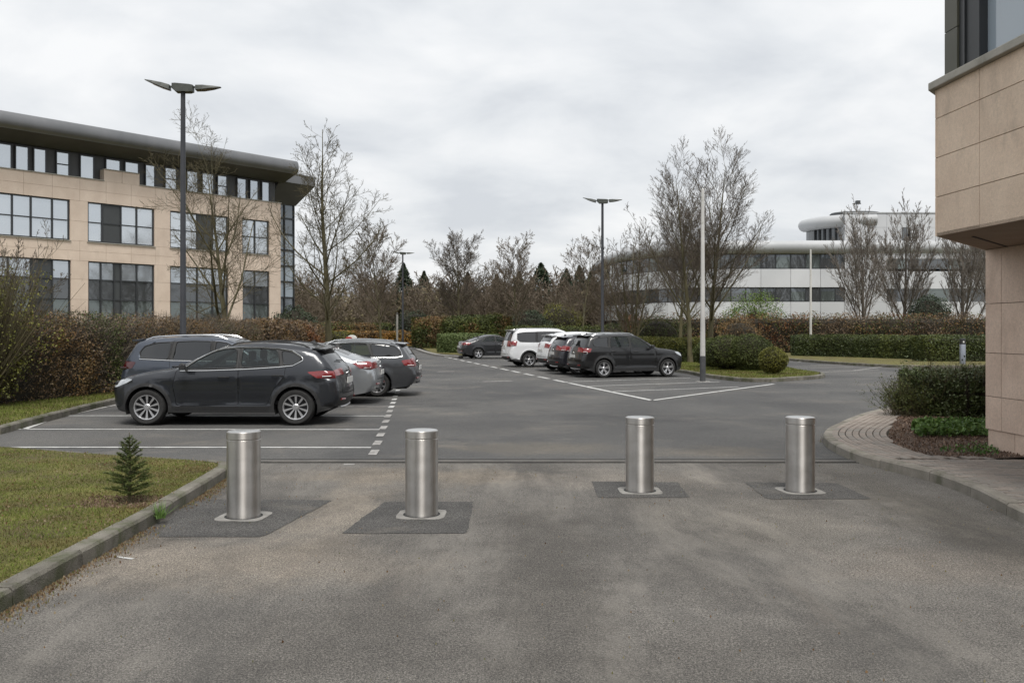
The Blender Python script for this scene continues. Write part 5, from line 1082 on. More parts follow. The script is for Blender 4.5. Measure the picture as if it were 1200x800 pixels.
def car(name, label, cat, P, pm, loc, heading, group, glass_side=('car_glass', 'car_glass_dark'), xs=1.0, zs=1.0, rim='ten', rails=True, plate='plate_white', seats=True, chrome=True, scale=1.0, detail=1, tail='tail_red'):
    """P: profile in metres, x from nose to tail, z up. Built in local axes: +X is forward."""
    L, H, W0 = P['L'], P['H'], P['W'] / 2; root = thing(name, label, cat, (*loc, 0), heading, group); root.scale = (scale * xs, scale, scale * zs)
    sil = smooth_line([(x, z, 0) for x, z in P['top']], 6); sil = resample(sil, .045); S = np.array([(p.x, p.y) for p in sil])
    T = np.gradient(S, axis=0); T /= np.linalg.norm(T, axis=1)[:, None]; Nn = np.column_stack([-T[:, 1], T[:, 0]])          # outward (contour runs front -> rear over the top)
    def crown_of(nx, nz, x, z):
        fr = np.clip(-nx, 0, 1); re = np.clip(nx, 0, 1); c = .035 * np.clip(nz, 0, 1) + .13 * fr ** 1.3 + .085 * re ** 1.3
        return c
    CR = crown_of(Nn[:, 0], Nn[:, 1], S[:, 0], S[:, 1]); Kc = np.ones(9) / 9; CR = np.convolve(np.pad(CR, 4, 'edge'), Kc, 'valid'); E = S - Nn * CR[:, None]
    # remove fold-overs by light smoothing
    for _ in range(3): E[1:-1] = (E[:-2] + 2 * E[1:-1] + E[2:]) / 4
    T = np.gradient(E, axis=0); T /= np.linalg.norm(T, axis=1)[:, None] + 1e-9; Nn = np.column_stack([-T[:, 1], T[:, 0]])
    seg0, seg1 = E[:-1], E[1:]
    def dist(x, z):
        Q = np.column_stack([x, z]); d2 = np.full(len(Q), 9.0)
        for a, b in zip(seg0, seg1):
            ab = b - a; t = np.clip(((Q - a) @ ab) / (ab @ ab + 1e-12), 0, 1); d2 = np.minimum(d2, ((Q - a - t[:, None] * ab) ** 2).sum(1))
        return np.sqrt(d2)
    zb = P['belt']; tum = P.get('tum', .42); wx = P['wheels']; wr = P['wr']; ra = wr + .055; xf, xr = wx
    def Wd(x, z, edge=False):
        x = np.asarray(x, float); z = np.asarray(z, float); zbx = zb + P.get('wedge', .06) * (x - L / 2) / L
        w = W0 - .035 * np.clip((.62 - z) / .4, 0, 1) ** 1.5 - .015 * np.clip((z - .62) / (zb - .62), 0, 1.2) ** 2
        w = w - tum * .05 * np.logaddexp(0, (z - zbx) / .05)
        w = w - .17 * np.clip((.85 - x) / .85, 0, 1) ** 2.2 - P.get('rtaper', .10) * np.clip((x - (L - .85)) / .85, 0, 1) ** 2.0
        for xc in wx: rr = np.hypot(x - xc, z - wr); w = w + .022 * np.exp(-((rr - ra - .025) / .045) ** 2) * (z > .1)
        w = w + .010 * np.exp(-((z - (zbx - .13)) / .035) ** 2) - .034 * np.exp(-((z - .47) / .06) ** 2) * np.clip((x - xf - ra) / .25, 0, 1) * np.clip((xr - ra - x) / .25, 0, 1)
        d = np.zeros(len(x)) if edge else dist(x, z); r_ = .085; q = np.clip(1 - d / r_, 0, 1); w = w - .075 * (1 - np.sqrt(np.clip(1 - q * q, 0, 1)))
        return w
    # ----- side panels
    sill = P['sill']; zbm = sill
    bot = []
    fx, rx_ = E[0][0], E[-1][0]
    bot.append((rx_, E[-1][1]))
    def arc_pts(xc):
        zb_ = sill; a0 = math.asin(max(-1, min(1, (zb_ - wr) / ra))); return [(xc + ra * cos(a), wr + ra * sin(a)) for a in np.linspace(a0, pi - a0, 18)]
    outer = [tuple(p) for p in E[::1]] + [(P['rb'], sill + .06)] + arc_pts(xr) + arc_pts(xf) + [(P['fb'], sill + .03)]
    polys = {'outer': outer}
    wins = [round_poly(w_, .05) for w_ in P['wins']]; doors = [round_poly(d_, .04, 3) for d_ in P['doors']]
    hl = round_poly(P['hl'], .03, 3); tl = round_poly(P['tl'], .03, 3)
    cons = [('win', w_) for w_ in wins] + [('seam', d_) for d_ in doors] + [('doorin', inset(d_, .007)) for d_ in doors] + [('hl', hl), ('tl', tl)]
    if P.get('trimwin') and P['trimwin'][0] == P['trimwin'][-1]: dlo = P['trimwin'][:-1]
    else:
        hp = [Vector(p) for w_ in P['wins'] for p in w_]; dlo = [tuple(hp[i]) for i in geometry.convex_hull_2d(hp)]; dlo = inset(dlo, -.012)
    cons.append(('dlo', dlo)); trimz = P.get('trim')
    if trimz: cons.append(('trimline', None))
    vc = []; ec = []
    def addp(poly, closed=True):
        n0 = len(vc); vc.extend(Vector(p) for p in poly); n_ = len(poly); ec.extend((n0 + i, n0 + (i + 1) % n_) for i in range(n_ if closed else n_ - 1))
    addp(outer)
    for k_, pl in cons:
        if pl is not None: addp(pl)
    if trimz:
        addp([(P['fb'] - .2, trimz), (xf - ra - .07, trimz)], False); addp([(xf + ra * cos(a) * 1.16, wr + ra * 1.16 * sin(a)) for a in np.linspace(pi + .1, -.2, 22)], False)
        addp([(xf + ra + .06, trimz), (xr - ra - .06, trimz)], False); addp([(xr + ra * cos(a) * 1.16, wr + ra * 1.16 * sin(a)) for a in np.linspace(pi + .2, -.1, 22)], False); addp([(xr + ra + .06, trimz), (L + .1, trimz)], False)
    gs = .07; gx, gz = np.meshgrid(np.arange(-.05, L + .1, gs), np.arange(sill, H + .05, gs)); G_ = np.column_stack([gx.ravel(), gz.ravel()]); G_[:, 0] += (np.round(G_[:, 1] / gs).astype(int) % 2) * gs / 2
    G_ = G_[in_poly(G_, outer)]; 
    n0 = len(vc); vc.extend(Vector(p) for p in G_)
    CV, CE, CF = geometry.delaunay_2d_cdt(vc, ec, [], 0, 1e-4)[:3]
    CV = np.array([(v.x, v.y) for v in CV]); CF = np.array([tuple(f) for f in CF]); cen = CV[CF].mean(1)
    inn = in_poly(cen, outer)
    lab = np.full(len(CF), 'body', dtype=object)
    if trimz:
        m_ = cen[:, 1] < trimz
        for xc in wx: m_ |= np.hypot(cen[:, 0] - xc, cen[:, 1] - wr) < ra * 1.16
        lab[m_] = 'trim'
    for di, d_ in enumerate(doors):
        m_ = in_poly(cen, d_); lab[m_ & (lab == 'body')] = 'gap'; i_ = in_poly(cen, inset(d_, .007)); lab[i_ & (lab == 'gap')] = 'door%d' % di
        lab[m_ & ~i_] = 'gap'
    lab[in_poly(cen, dlo) & (lab != 'gap') & inn] = 'pillar'
    if P.get('capdoor'): lab[np.char.startswith(lab.astype(str), 'door') & (cen[:, 1] > zb + .10)] = 'pillar'
    for wi, w_ in enumerate(wins): lab[in_poly(cen, w_)] = 'win%d' % wi
    lab[in_poly(cen, hl)] = 'hl'; lab[in_poly(cen, tl)] = 'tl'; lab[~inn] = 'out'
    wy = Wd(CV[:, 0], CV[:, 1])
    def side(lb, nm, m, off=0.0, both=True, parents=None):
        s_ = lab == lb; 
        if not s_.any(): return []
        fs = CF[s_]; us, inv = np.unique(fs, return_inverse=True); inv = inv.reshape(fs.shape); r_ = []
        for sg in ((1, -1) if both else (1,)):
            V = np.column_stack([L / 2 - CV[us, 0], sg * (wy[us] + off), CV[us, 1]]); f2 = inv if sg < 0 else inv[:, ::-1]
            # x is flipped, so winding: keep normals outward
            r_.append(mk(nm, V, f2.astype(int), m, parents[0 if sg > 0 else 1] if parents else root, True))
        return r_
    pt = pm
    side('body', 'side_panel', pt); side('trim', 'lower_trim', M['black_plastic'] if P.get('plastic', True) else pt); side('gap', 'panel_gap', M['black_gap'], -.012); side('pillar', 'window_pillar', M['black_plastic'], -.003)
    dobj = [side('door%d' % i, 'door', pt) for i in range(len(doors))]
    for i, w_ in enumerate(wins):
        gmat = M[glass_side[0]] if i < P.get('clearwins', 2) else M[glass_side[1]]
        side('win%d' % i, 'window', gmat, -.008)
        fr = inset(w_, -.004)
        for sg in (1, -1):
            pw = resample([(x, z, 0) for x, z in fr], .05, True)[:-1]; xs_ = np.array([p.x for p in pw]); zs_2 = np.array([p.y for p in pw]); yy = Wd(xs_, zs_2)
            MB().tube([(L / 2 - x, sg * (y_ + .001), z) for x, y_, z in zip(xs_, yy, zs_2)], .010, 4, True).build('window_seal', M['black_plastic'], root)
    if chrome and 'trimwin' in P:
        for sg in (1, -1):
            pw = resample([(x, z, 0) for x, z in P['trimwin']], .05, P.get('trimclosed', True)); xs_ = np.array([p.x for p in pw]); zs_2 = np.array([p.y for p in pw]); yy = Wd(xs_, zs_2)
            MB().tube([(L / 2 - x, sg * (y_ + .006), z) for x, y_, z in zip(xs_, yy, zs_2)], .0095, 5, False).build('chrome_trim', M['chrome'], root)
    side('hl', 'headlight', M['lamp_clear'], .002); side('tl', 'tail_light', M[tail], .006)
    # headlight projector and tail bars
    # ----- ribbon over nose, bonnet, roof, tail
    arc_ = np.concatenate([[0], np.cumsum(np.linalg.norm(np.diff(E, axis=0), axis=1))]); we = Wd(E[:, 0], E[:, 1], True)
    def s_of(x=None, z=None, side_=None):
        if x is not None: 
            c_ = np.nonzero(E[:, 1] > P['hoodz'] - .25)[0]; i = c_[np.argmin(np.abs(E[c_, 0] - x))]
        else:
            c_ = np.nonzero((E[:, 0] < L / 2) if side_ == 'f' else (E[:, 0] > L / 2))[0]; i = c_[np.argmin(np.abs(E[c_, 1] - z))]
        return arc_[i]
    reg = []      # (label, s0, s1, v0, v1, symmetric)
    s_ws0, s_ws1 = s_of(x=P['ws'][0]), s_of(x=P['ws'][1]); s_rg0 = s_of(x=P['rg'][0]); s_rg1 = s_of(z=P['rg'][1], side_='r')
    reg += [('windscreen', s_ws0, s_ws1, -.93, .93), ('rear_window', s_rg0, s_rg1, -.86, .86)]
    sh0, sh1 = s_of(z=P['hl'][0][1] if False else P['hlz'][0], side_='f'), s_of(z=P['hlz'][1], side_='f'); st1, st0 = s_of(z=P['tlz'][0], side_='r'), s_of(z=P['tlz'][1], side_='r')
    reg += [('hl', sh0, sh1, .60, 1.01), ('hl2', sh0, sh1, -1.01, -.60), ('tl', st0, st1, P.get('tlv', .62), 1.01), ('tl2', st0, st1, -1.01, -P.get('tlv', .62))]
    sg0, sg1 = s_of(z=P['grille'][0], side_='f'), s_of(z=P['grille'][1], side_='f'); reg += [('grille', sg0, sg1, -.55, .55)]
    sb_f = s_of(z=.34, side_='f'); sb_r = s_of(z=P.get('rbump', .42), side_='r'); reg += [('trimf', 0, sb_f, -1.01, 1.01), ('trimr', sb_r, arc_[-1], -1.01, 1.01)]
    hb0 = s_of(z=P['hlz'][1] + .02, side_='f'); hb1 = s_ws0 - .07; tg1 = s_of(z=P.get('tgz', .62), side_='r')
    sp_ = s_rg0
    gaps = [(hb0, hb0 + .012, -.84, .84), (hb1, hb1 + .02, -.84, .84), (hb0, hb1, .832, .842), (hb0, hb1, -.842, -.832), (sp_ - .03, sp_ - .02, -.9, .9), (tg1, tg1 + .012, -.8, .8), (s_rg1, tg1, .79, .80), (s_rg1, tg1, -.80, -.79)]
    sv_ = sorted(set(np.round(np.concatenate([arc_[::1], [a for r_ in reg for a in r_[1:3]], [a for g_ in gaps for a in g_[:2]]]), 4))); sv_ = [s_ for s_ in sv_ if 0 <= s_ <= arc_[-1]]
    vv = sorted(set(np.round(np.clip(np.concatenate([np.linspace(-1, 1, 25), [a for r_ in reg for a in r_[3:5]], [a for g_ in gaps for a in g_[2:]]]), -1, 1), 4)))
    sv_ = np.array(sv_); vv = np.array(vv); Ex = np.interp(sv_, arc_, E[:, 0]); Ez = np.interp(sv_, arc_, E[:, 1]); Wv = np.interp(sv_, arc_, we); Nx = np.interp(sv_, arc_, Nn[:, 0]); Nz = np.interp(sv_, arc_, Nn[:, 1]); Cv = np.interp(sv_, arc_, CR)
    cr = (1 - np.abs(vv) ** 2.3)
    RX = Ex[:, None] + Nx[:, None] * Cv[:, None] * cr[None]; RZ = Ez[:, None] + Nz[:, None] * Cv[:, None] * cr[None]; RY = Wv[:, None] * vv[None]
    ns_, nv_ = RX.shape; sc_ = (sv_[:-1] + sv_[1:]) / 2; vc_ = (vv[:-1] + vv[1:]) / 2; lab2 = np.full((ns_ - 1, nv_ - 1), 'body', dtype=object)
    for nm, a, b, c, d in reg: lab2[np.ix_((sc_ > a) & (sc_ < b), (vc_ > c) & (vc_ < d))] = nm
    for a, b, c, d in gaps: 
        mm = np.ix_((sc_ > a) & (sc_ < b), (vc_ > c) & (vc_ < d)); sub = lab2[mm]; sub[sub == 'body'] = 'gap'; lab2[mm] = sub
    hood = np.ix_((sc_ > hb0 + .012) & (sc_ < hb1), (np.abs(vc_) < .832)); sub = lab2[hood]; sub[sub == 'body'] = 'bonnet'; lab2[hood] = sub
    rofm = np.ix_((sc_ > s_ws1) & (sc_ < s_rg0 - .03), (np.abs(vc_) < .9)); sub = lab2[rofm]; sub[sub == 'body'] = 'roof'; lab2[rofm] = sub
    tg = np.ix_((sc_ > s_rg1) & (sc_ < tg1), (np.abs(vc_) < .79)); sub = lab2[tg]; sub[sub == 'body'] = 'tailgate'; lab2[tg] = sub
    bf = np.ix_((sc_ < hb0), np.abs(vc_) < 2); sub = lab2[bf]; sub[sub == 'body'] = 'front_bumper'; lab2[bf] = sub
    bb = np.ix_((sc_ > tg1), np.abs(vc_) < 2); sub = lab2[bb]; sub[sub == 'body'] = 'rear_bumper'; lab2[bb] = sub
    def rib(lb, nm, m, off=0.0):
        ii, jj = np.nonzero(lab2 == lb)
        if not len(ii): return None
        idx = np.stack([ii * nv_ + jj, (ii + 1) * nv_ + jj, (ii + 1) * nv_ + jj + 1, ii * nv_ + jj + 1], 1); us, inv = np.unique(idx, return_inverse=True); inv = inv.reshape(idx.shape)
        V = np.column_stack([L / 2 - (RX + Nx[:, None] * off).ravel()[us], RY.ravel()[us], (RZ + Nz[:, None] * off).ravel()[us]])
        return mk(nm, V, inv[:, ::-1], m, root, True)
    rib('body', 'body_frame', pt); rib('bonnet', 'bonnet', pt); rib('roof', 'roof', pt); rib('tailgate', 'tailgate', pt); rib('front_bumper', 'front_bumper', pt); rib('rear_bumper', 'rear_bumper', pt)
    rib('gap', 'panel_gap', M['black_gap'], -.008); rib('windscreen', 'windscreen', M[glass_side[0]], -.004); rib('rear_window', 'rear_window', M[glass_side[1]], -.004); [rib(l_, 'headlight', M['lamp_clear'], .002) for l_ in ('hl', 'hl2')]; [rib(l_, 'tail_light', M[tail], .006) for l_ in ('tl', 'tl2')]
    rib('grille', 'grille', M['black_plastic'], -.01); rib('trimf', 'front_skirt', M['black_plastic']); rib('trimr', 'rear_skirt', M['black_plastic'] if P.get('plastic', True) else pt)
    def ribpt(z, side_, v=0.0, off=0.0):
        s_ = s_of(z=z, side_=side_); x = np.interp(s_, arc_, E[:, 0]); zz2 = np.interp(s_, arc_, E[:, 1]); n_ = np.array([np.interp(s_, arc_, Nn[:, 0]), np.interp(s_, arc_, Nn[:, 1])]); c_ = np.interp(s_, arc_, CR) * (1 - abs(v) ** 2.3) + off; w_ = np.interp(s_, arc_, we)
        return Vector((L / 2 - (x + n_[0] * c_), v * w_, zz2 + n_[1] * c_))
    # grille slats, number plates, badges
    for k_ in range(4):
        z = P['grille'][0] + (P['grille'][1] - P['grille'][0]) * (k_ + .5) / 4; pts = [ribpt(z, 'f', v, .0) for v in np.linspace(-.53, .53, 9)]; MB().tube(pts, .008, 4).build('grille_bar', M['chrome'] if k_ == 3 else M['black_plastic'], root)
    p = ribpt(.42, 'f', 0, .012); MB().box((p.x - .006, -.26, p.z - .055), (p.x + .006, .26, p.z + .055)).build('number_plate', M[plate], root)
    pz = P.get('platez', .78); p = ribpt(pz, 'r', 0, .010); MB().box((p.x - .008, -.26, p.z - .055), (p.x + .008, .26, p.z + .055)).build('number_plate', M[plate], root)
    p = ribpt(pz + .13, 'r', 0, .004); MB().lathe([(.04, -.006), (.04, .006), (.001, .008)], 14, Matrix.Translation(p) @ Matrix.Rotation(radians(-90), 4, 'Y')).build('badge', M['chrome'], root)
    # bumper reflectors, exhausts, silver skid
    for sg in (-1, 1):
        a = ribpt(.47, 'r', .60 * sg, .006); b = ribpt(.47, 'r', .86 * sg, .004); MB().tube([a, b], .02, 6).build('reflector', M['tail_red'], root)
    sk_ = [ribpt(.36, 'r', v, .012) for v in np.linspace(-.62, .62, 9)]; MB().tube(sk_, .020, 6).build('skid_trim', M['alloy'] if P.get('plastic', True) else M['black_plastic'], root)
    # spoiler
    if P.get('spoiler'):
        x, z = P['spoiler']; w_ = float(Wd(np.array([x]), np.array([z - .05]))[0]) * .93
        b = MB(); vs = []; 
        for y_ in np.linspace(-1, 1, 9):
            dx = .04 * (1 - abs(y_) ** 2); cz_ = .025 * (1 - y_ * y_)
            vs += [(L / 2 - (x - .20), y_ * w_, z + .012 + cz_), (L / 2 - (x + .05 + dx), y_ * w_, z - .012 + cz_), (L / 2 - (x + .045 + dx), y_ * w_, z - .037 + cz_), (L / 2 - (x - .16), y_ * w_, z - .03)]
        fs = [(i * 4 + q, i * 4 + (q + 1) % 4, i * 4 + 4 + (q + 1) % 4, i * 4 + 4 + q) for i in range(8) for q in range(4)] + [(0, 3, 2, 1), (32, 33, 34, 35)]; b.add(vs, fs).build('spoiler', pt, root, True)
    # wheels, arches, floor
    ty, rm, dk = wheel_meshes(wr, rim); wyo = W0 - .115
    for xc in wx:
        for sg in (1, -1):
            w_ = bpy.data.objects.new('wheel', None); link(w_, root); w_.empty_display_size = .1; w_.location = (L / 2 - xc, sg * wyo, wr); w_.rotation_euler = (0, 0, pi if sg > 0 else 0)
            put('tyre', ty, w_); put('rim', rm, w_); put('brake_disc', dk, w_)
            ar = MB(); vs = []; fs = []; AA = np.linspace(-.35, pi + .35, 17)
            for a in AA: vs += [(L / 2 - xc + (ra + .004) * cos(a), sg * (W0 - .025), wr + (ra + .004) * sin(a)), (L / 2 - xc + (ra + .004) * cos(a), sg * (W0 - .42), wr + (ra + .004) * sin(a))]
            for i in range(16): fs.append((2 * i, 2 * i + 1, 2 * i + 3, 2 * i + 2))
            fs.append(tuple(2 * i + 1 for i in range(17))); ar.add(vs, fs).build('wheel_arch', M['black_gap'], root)
    fl = MB().box((-L / 2 + .35, -W0 + .43, sill - .02), (L / 2 - .3, W0 - .43, sill + .14)); fl.box((L / 2 - xr + ra + .02, -W0 + .07, sill - .005), (L / 2 - xf - ra - .02, W0 - .07, sill + .05)).build('underbody', M['black_gap'], root)
    # cabin
    it = MB().box((L / 2 - P['cab'][1], -W0 + .12, sill + .15), (L / 2 - P['cab'][0], W0 - .12, sill + .22)); it.box((L / 2 - P['cab'][0] - .35, -W0 + .18, .45), (L / 2 - P['cab'][0] + .05, W0 - .18, zb - .04)); it.box((L / 2 - P['cab'][1], -W0 + .15, .4), (L / 2 - P['cab'][1] + .04, W0 - .15, zb - .03))
    it.build('cabin_floor', M['seat_fabric'], root)
    if seats:
        for xs0 in P['seats']:
            for sg in (1, -1):
                se = MB(); X = L / 2 - xs0; y0 = sg * .38
                se.box((X - .5, y0 - .25, sill + .22), (X + .02, y0 + .25, sill + .40)); vs = [(X - .42, y0 - .24, sill + .38), (X - .56, y0 - .20, zb + .16), (X - .66, y0 - .20, zb + .15), (X - .56, y0 - .24, sill + .38)]
                vs += [(x, y0 + (y0 - y), z) for x, y, z in vs]; se.add(vs, [(0, 1, 2, 3), (4, 7, 6, 5), (0, 4, 5, 1), (1, 5, 6, 2), (2, 6, 7, 3)]); se.box((X - .66, y0 - .12, zb + .19), (X - .57, y0 + .12, zb + .36)); se.build('seat', M['seat_fabric'], root, bevel=.025)
    # mirrors, handles, roof rails, aerial, wipers
    mxx, mz = P['mirror']; yy = float(Wd(np.array([mxx]), np.array([mz]))[0])
    for sg in (1, -1):
        b = MB(); X = L / 2 - mxx
        prof_ = [(-.085, .0), (-.07, .065), (0, .09), (.07, .055), (.085, 0), (.06, -.05), (-.07, -.055)]
        vs = [(X + a * .45 + .03, sg * (yy + .06), mz + .06 + c * .8) for a, c in prof_] + [(X + a * .75, sg * (yy + .24), mz + .065 + c) for a, c in prof_] + [(X - .02 + a * .5, sg * (yy + .28), mz + .06 + c * .65) for a, c in prof_]
        fs = [(k_ * 7 + i, k_ * 7 + (i + 1) % 7, (k_ + 1) * 7 + (i + 1) % 7, (k_ + 1) * 7 + i) for k_ in range(2) for i in range(7)] + [tuple(range(7)), tuple(range(14, 21))]; 
        if sg > 0: fs = [f[::-1] for f in fs]
        b.add(vs, fs).build('door_mirror', M['black_plastic'] if P.get('mirror_black', True) else pt, root, True)
        MB().tube([(X, sg * (yy - .02), mz + .0), (X + .01, sg * (yy + .09), mz + .035)], .022, 6).build('mirror_arm', M['black_plastic'], root)
        for di, (hx, hz) in enumerate(P['handles']):
            hy = Wd(np.array([hx - .1, hx, hx + .1]), np.array([hz] * 3)); pp = [(L / 2 - hx + .1, sg * (hy[0] + .002), hz), (L / 2 - hx + .07, sg * (hy[0] + .03), hz + .004), (L / 2 - hx, sg * (hy[1] + .034), hz + .006), (L / 2 - hx - .07, sg * (hy[2] + .03), hz + .004), (L / 2 - hx - .1, sg * (hy[2] + .002), hz)]
            dp = dobj[di][0 if sg > 0 else 1] if di < len(dobj) and dobj[di] else root
            MB().tube(pp, .013, 5).build('handle', pt if P.get('bodyhandle') else M['black_plastic'], dp, True)
        if rails:
            rs = np.linspace(s_ws1 + .18, s_rg0 - .22, 12); pts = []
            for i, s_ in enumerate(rs):
                x = np.interp(s_, arc_, E[:, 0]); z = np.interp(s_, arc_, E[:, 1]); w_ = np.interp(s_, arc_, we); lift = .035 if 0 < i < 11 else -.005; pts.append((L / 2 - x, sg * (w_ * .93), z + lift + .008))
            MB().tube(pts, .014, 5).build('roof_rail', M['black_plastic'] if rails == 'black' else M['chrome'], root, True)
        # wipers
    s_ = s_rg0 - .28; x = np.interp(s_, arc_, E[:, 0]); z = np.interp(s_, arc_, E[:, 1]); vs = [(L / 2 - x + .09, 0, z + .03), (L / 2 - x - .07, -.02, z + .03), (L / 2 - x - .07, .02, z + .03), (L / 2 - x - .05, 0, z + .10)]
    MB().add(vs, [(0, 1, 3), (0, 3, 2), (1, 2, 3), (0, 2, 1)]).build('aerial', M['black_plastic'], root)
    if P.get('rwiper', True):
        a = ribpt(P['rg'][1] + .03, 'r', 0.02, .02); b = ribpt(P['rg'][1] + .07, 'r', .5, .022); MB().tube([a, b], .010, 4).build('rear_wiper', M['black_plastic'], root)
    a = [ribpt(0, 'f')]  # noqa
    for v0, v1 in ((-.75, -.05), (.1, .78)):
        s_ = s_ws0 + .03; q0 = [np.interp(s_, arc_, A_) for A_ in (E[:, 0], E[:, 1], we, CR, Nn[:, 0], Nn[:, 1])]; pp = []
        for v in (v0, v1): c_ = q0[3] * (1 - abs(v) ** 2.3) + .012; pp.append((L / 2 - (q0[0] + q0[4] * c_), v * q0[2], q0[1] + q0[5] * c_))
        MB().tube(pp, .009, 4).build('wiper', M['black_plastic'], root)
    # lamp innards
    if detail > 0:
        hx = sum(p[0] for p in P['hl']) / len(P['hl']); hz = sum(p[1] for p in P['hl']) / len(P['hl']); y_ = float(Wd(np.array([hx - .05]), np.array([hz]))[0])
        for sg in (1, -1): MB().lathe([(.042, 0), (.042, .012), (.028, .020), (.001, .022)], 14, Matrix.Translation((L / 2 - hx + .05, sg * (y_ - .004), hz - .01)) @ Matrix.Rotation(radians(-90 * sg), 4, 'X')).build('lamp_reflector', M['alloy_dark'], root)
        tx = sum(p[0] for p in P['tl']) / len(P['tl']); tz = min(p[1] for p in P['tl']) + .03
        y_ = Wd(np.array([tx - .06, tx + .10]), np.array([tz + .015, tz + .02]))
        for sg in (1, -1): MB().tube([(L / 2 - tx + .06, sg * (y_[0] + .008), tz + .015), (L / 2 - tx - .10, sg * (y_[1] + .006), tz + .02)], .008, 4).build('tail_bar', M['white_paint'] if tail == 'tail_red' else M['tail_dark'], root)
    return root

# profiles: x from the nose, z from the ground
CROSS = dict(L=4.35, H=1.56, W=1.86, belt=1.02, wheels=(.80, 3.50), wr=.338, sill=.235, hoodz=.98, trim=.36, tum=.40, wedge=.06,
    top=[(.12, .22), (.05, .34), (.02, .50), (.01, .66), (.05, .78), (.16, .87), (.40, .945), (.75, 1.01), (1.12, 1.07), (1.35, 1.17), (1.65, 1.33), (1.95, 1.455), (2.25, 1.525), (2.7, 1.56), (3.2, 1.55), (3.6, 1.50), (3.86, 1.445), (3.98, 1.36), (4.13, 1.20), (4.24, 1.06), (4.28, .96), (4.30, .86), (4.335, .72), (4.35, .58), (4.33, .45), (4.26, .34), (4.20, .27)],
    fb=.30, rb=4.12, ws=(1.22, 2.02), rg=(3.90, 1.08), hlz=(.68, .80), tlz=(.90, 1.03), grille=(.50, .72), rbump=.50, tgz=.60, tlv=.45,
    wins=[[(1.44, 1.045), (1.70, 1.225), (1.98, 1.375), (2.20, 1.425), (2.40, 1.435), (2.41, 1.08)], [(2.50, 1.08), (2.50, 1.437), (2.85, 1.435), (3.14, 1.41), (3.20, 1.12)], [(3.27, 1.125), (3.21, 1.40), (3.40, 1.37), (3.56, 1.28), (3.59, 1.23), (3.44, 1.14)]],
    trimwin=[(1.40, 1.02), (1.68, 1.225), (1.97, 1.39), (2.20, 1.445), (2.45, 1.458), (2.85, 1.455), (3.18, 1.432), (3.42, 1.39), (3.58, 1.29), (3.63, 1.22), (3.44, 1.115), (3.2, 1.09), (2.6, 1.05), (1.9, 1.025), (1.40, 1.02)], trimclosed=False,
    doors=[[(1.33, .40), (1.27, .75), (1.33, 1.035), (1.70, 1.25), (2.0, 1.405), (2.45, 1.465), (2.455, .90), (2.455, .38), (1.40, .36)], [(2.465, .38), (2.465, .9), (2.465, 1.468), (2.9, 1.465), (3.2, 1.44), (3.32, 1.2), (3.30, .92), (3.10, .66), (2.98, .38)]],
    hl=[(.08, .72), (.22, .71), (.42, .79), (.55, .86), (.44, .875), (.20, .835), (.06, .79)], tl=[(3.70, 1.00), (3.88, .885), (4.32, .87), (4.36, 1.0), (3.95, 1.02)],
    cab=(1.35, 3.9), seats=(1.95, 2.85), mirror=(1.52, 1.03), handles=[(2.20, .90), (3.17, .93)], spoiler=(3.94, 1.435))
PSUV = dict(CROSS, L=4.60, H=1.66, W=1.88, belt=1.07, wheels=(.85, 3.62), wr=.345, tum=.34, wedge=.03, hoodz=1.02,
    top=[(.12, .24), (.05, .36), (.02, .52), (.01, .70), (.05, .84), (.18, .95), (.45, 1.03), (.85, 1.08), (1.18, 1.13), (1.42, 1.25), (1.72, 1.43), (1.98, 1.56), (2.25, 1.63), (2.7, 1.665), (3.3, 1.655), (3.8, 1.625), (4.16, 1.58), (4.28, 1.48), (4.40, 1.28), (4.48, 1.12), (4.52, 1.0), (4.55, .86), (4.59, .72), (4.60, .58), (4.58, .45), (4.50, .35), (4.42, .28)],
    fb=.30, rb=4.30, ws=(1.28, 2.05), rg=(4.20, 1.14), hlz=(.76, .89), tlz=(.93, 1.10), grille=(.55, .82),
    wins=[[(1.55, 1.10), (1.78, 1.28), (2.02, 1.43), (2.2, 1.505), (2.42, 1.53), (2.43, 1.12)], [(2.53, 1.12), (2.53, 1.535), (2.9, 1.54), (3.28, 1.525), (3.33, 1.13)], [(3.44, 1.14), (3.39, 1.52), (3.7, 1.50), (3.96, 1.43), (4.06, 1.30), (4.02, 1.18), (3.75, 1.15)]],
    trimwin=[(1.50, 1.085), (2.4, 1.10), (3.3, 1.115), (4.05, 1.15)], trimclosed=False,
    doors=[[(1.42, .42), (1.36, .78), (1.42, 1.09), (1.78, 1.33), (2.02, 1.48), (2.2, 1.545), (2.47, 1.57), (2.48, .9), (2.48, .40), (1.48, .38)], [(2.49, .40), (2.49, .9), (2.49, 1.572), (2.9, 1.578), (3.35, 1.565), (3.40, 1.2), (3.38, .95), (3.20, .68), (3.08, .40)]],
    hl=[(.06, .80), (.25, .79), (.45, .87), (.55, .95), (.40, .955), (.18, .915), (.05, .87)], tl=[(4.12, 1.09), (4.20, .95), (4.56, .92), (4.60, 1.08), (4.4, 1.11)],
    cab=(1.45, 4.2), seats=(2.0, 2.95), mirror=(1.62, 1.08), handles=[(2.24, .97), (3.22, .99)], spoiler=(4.24, 1.575))
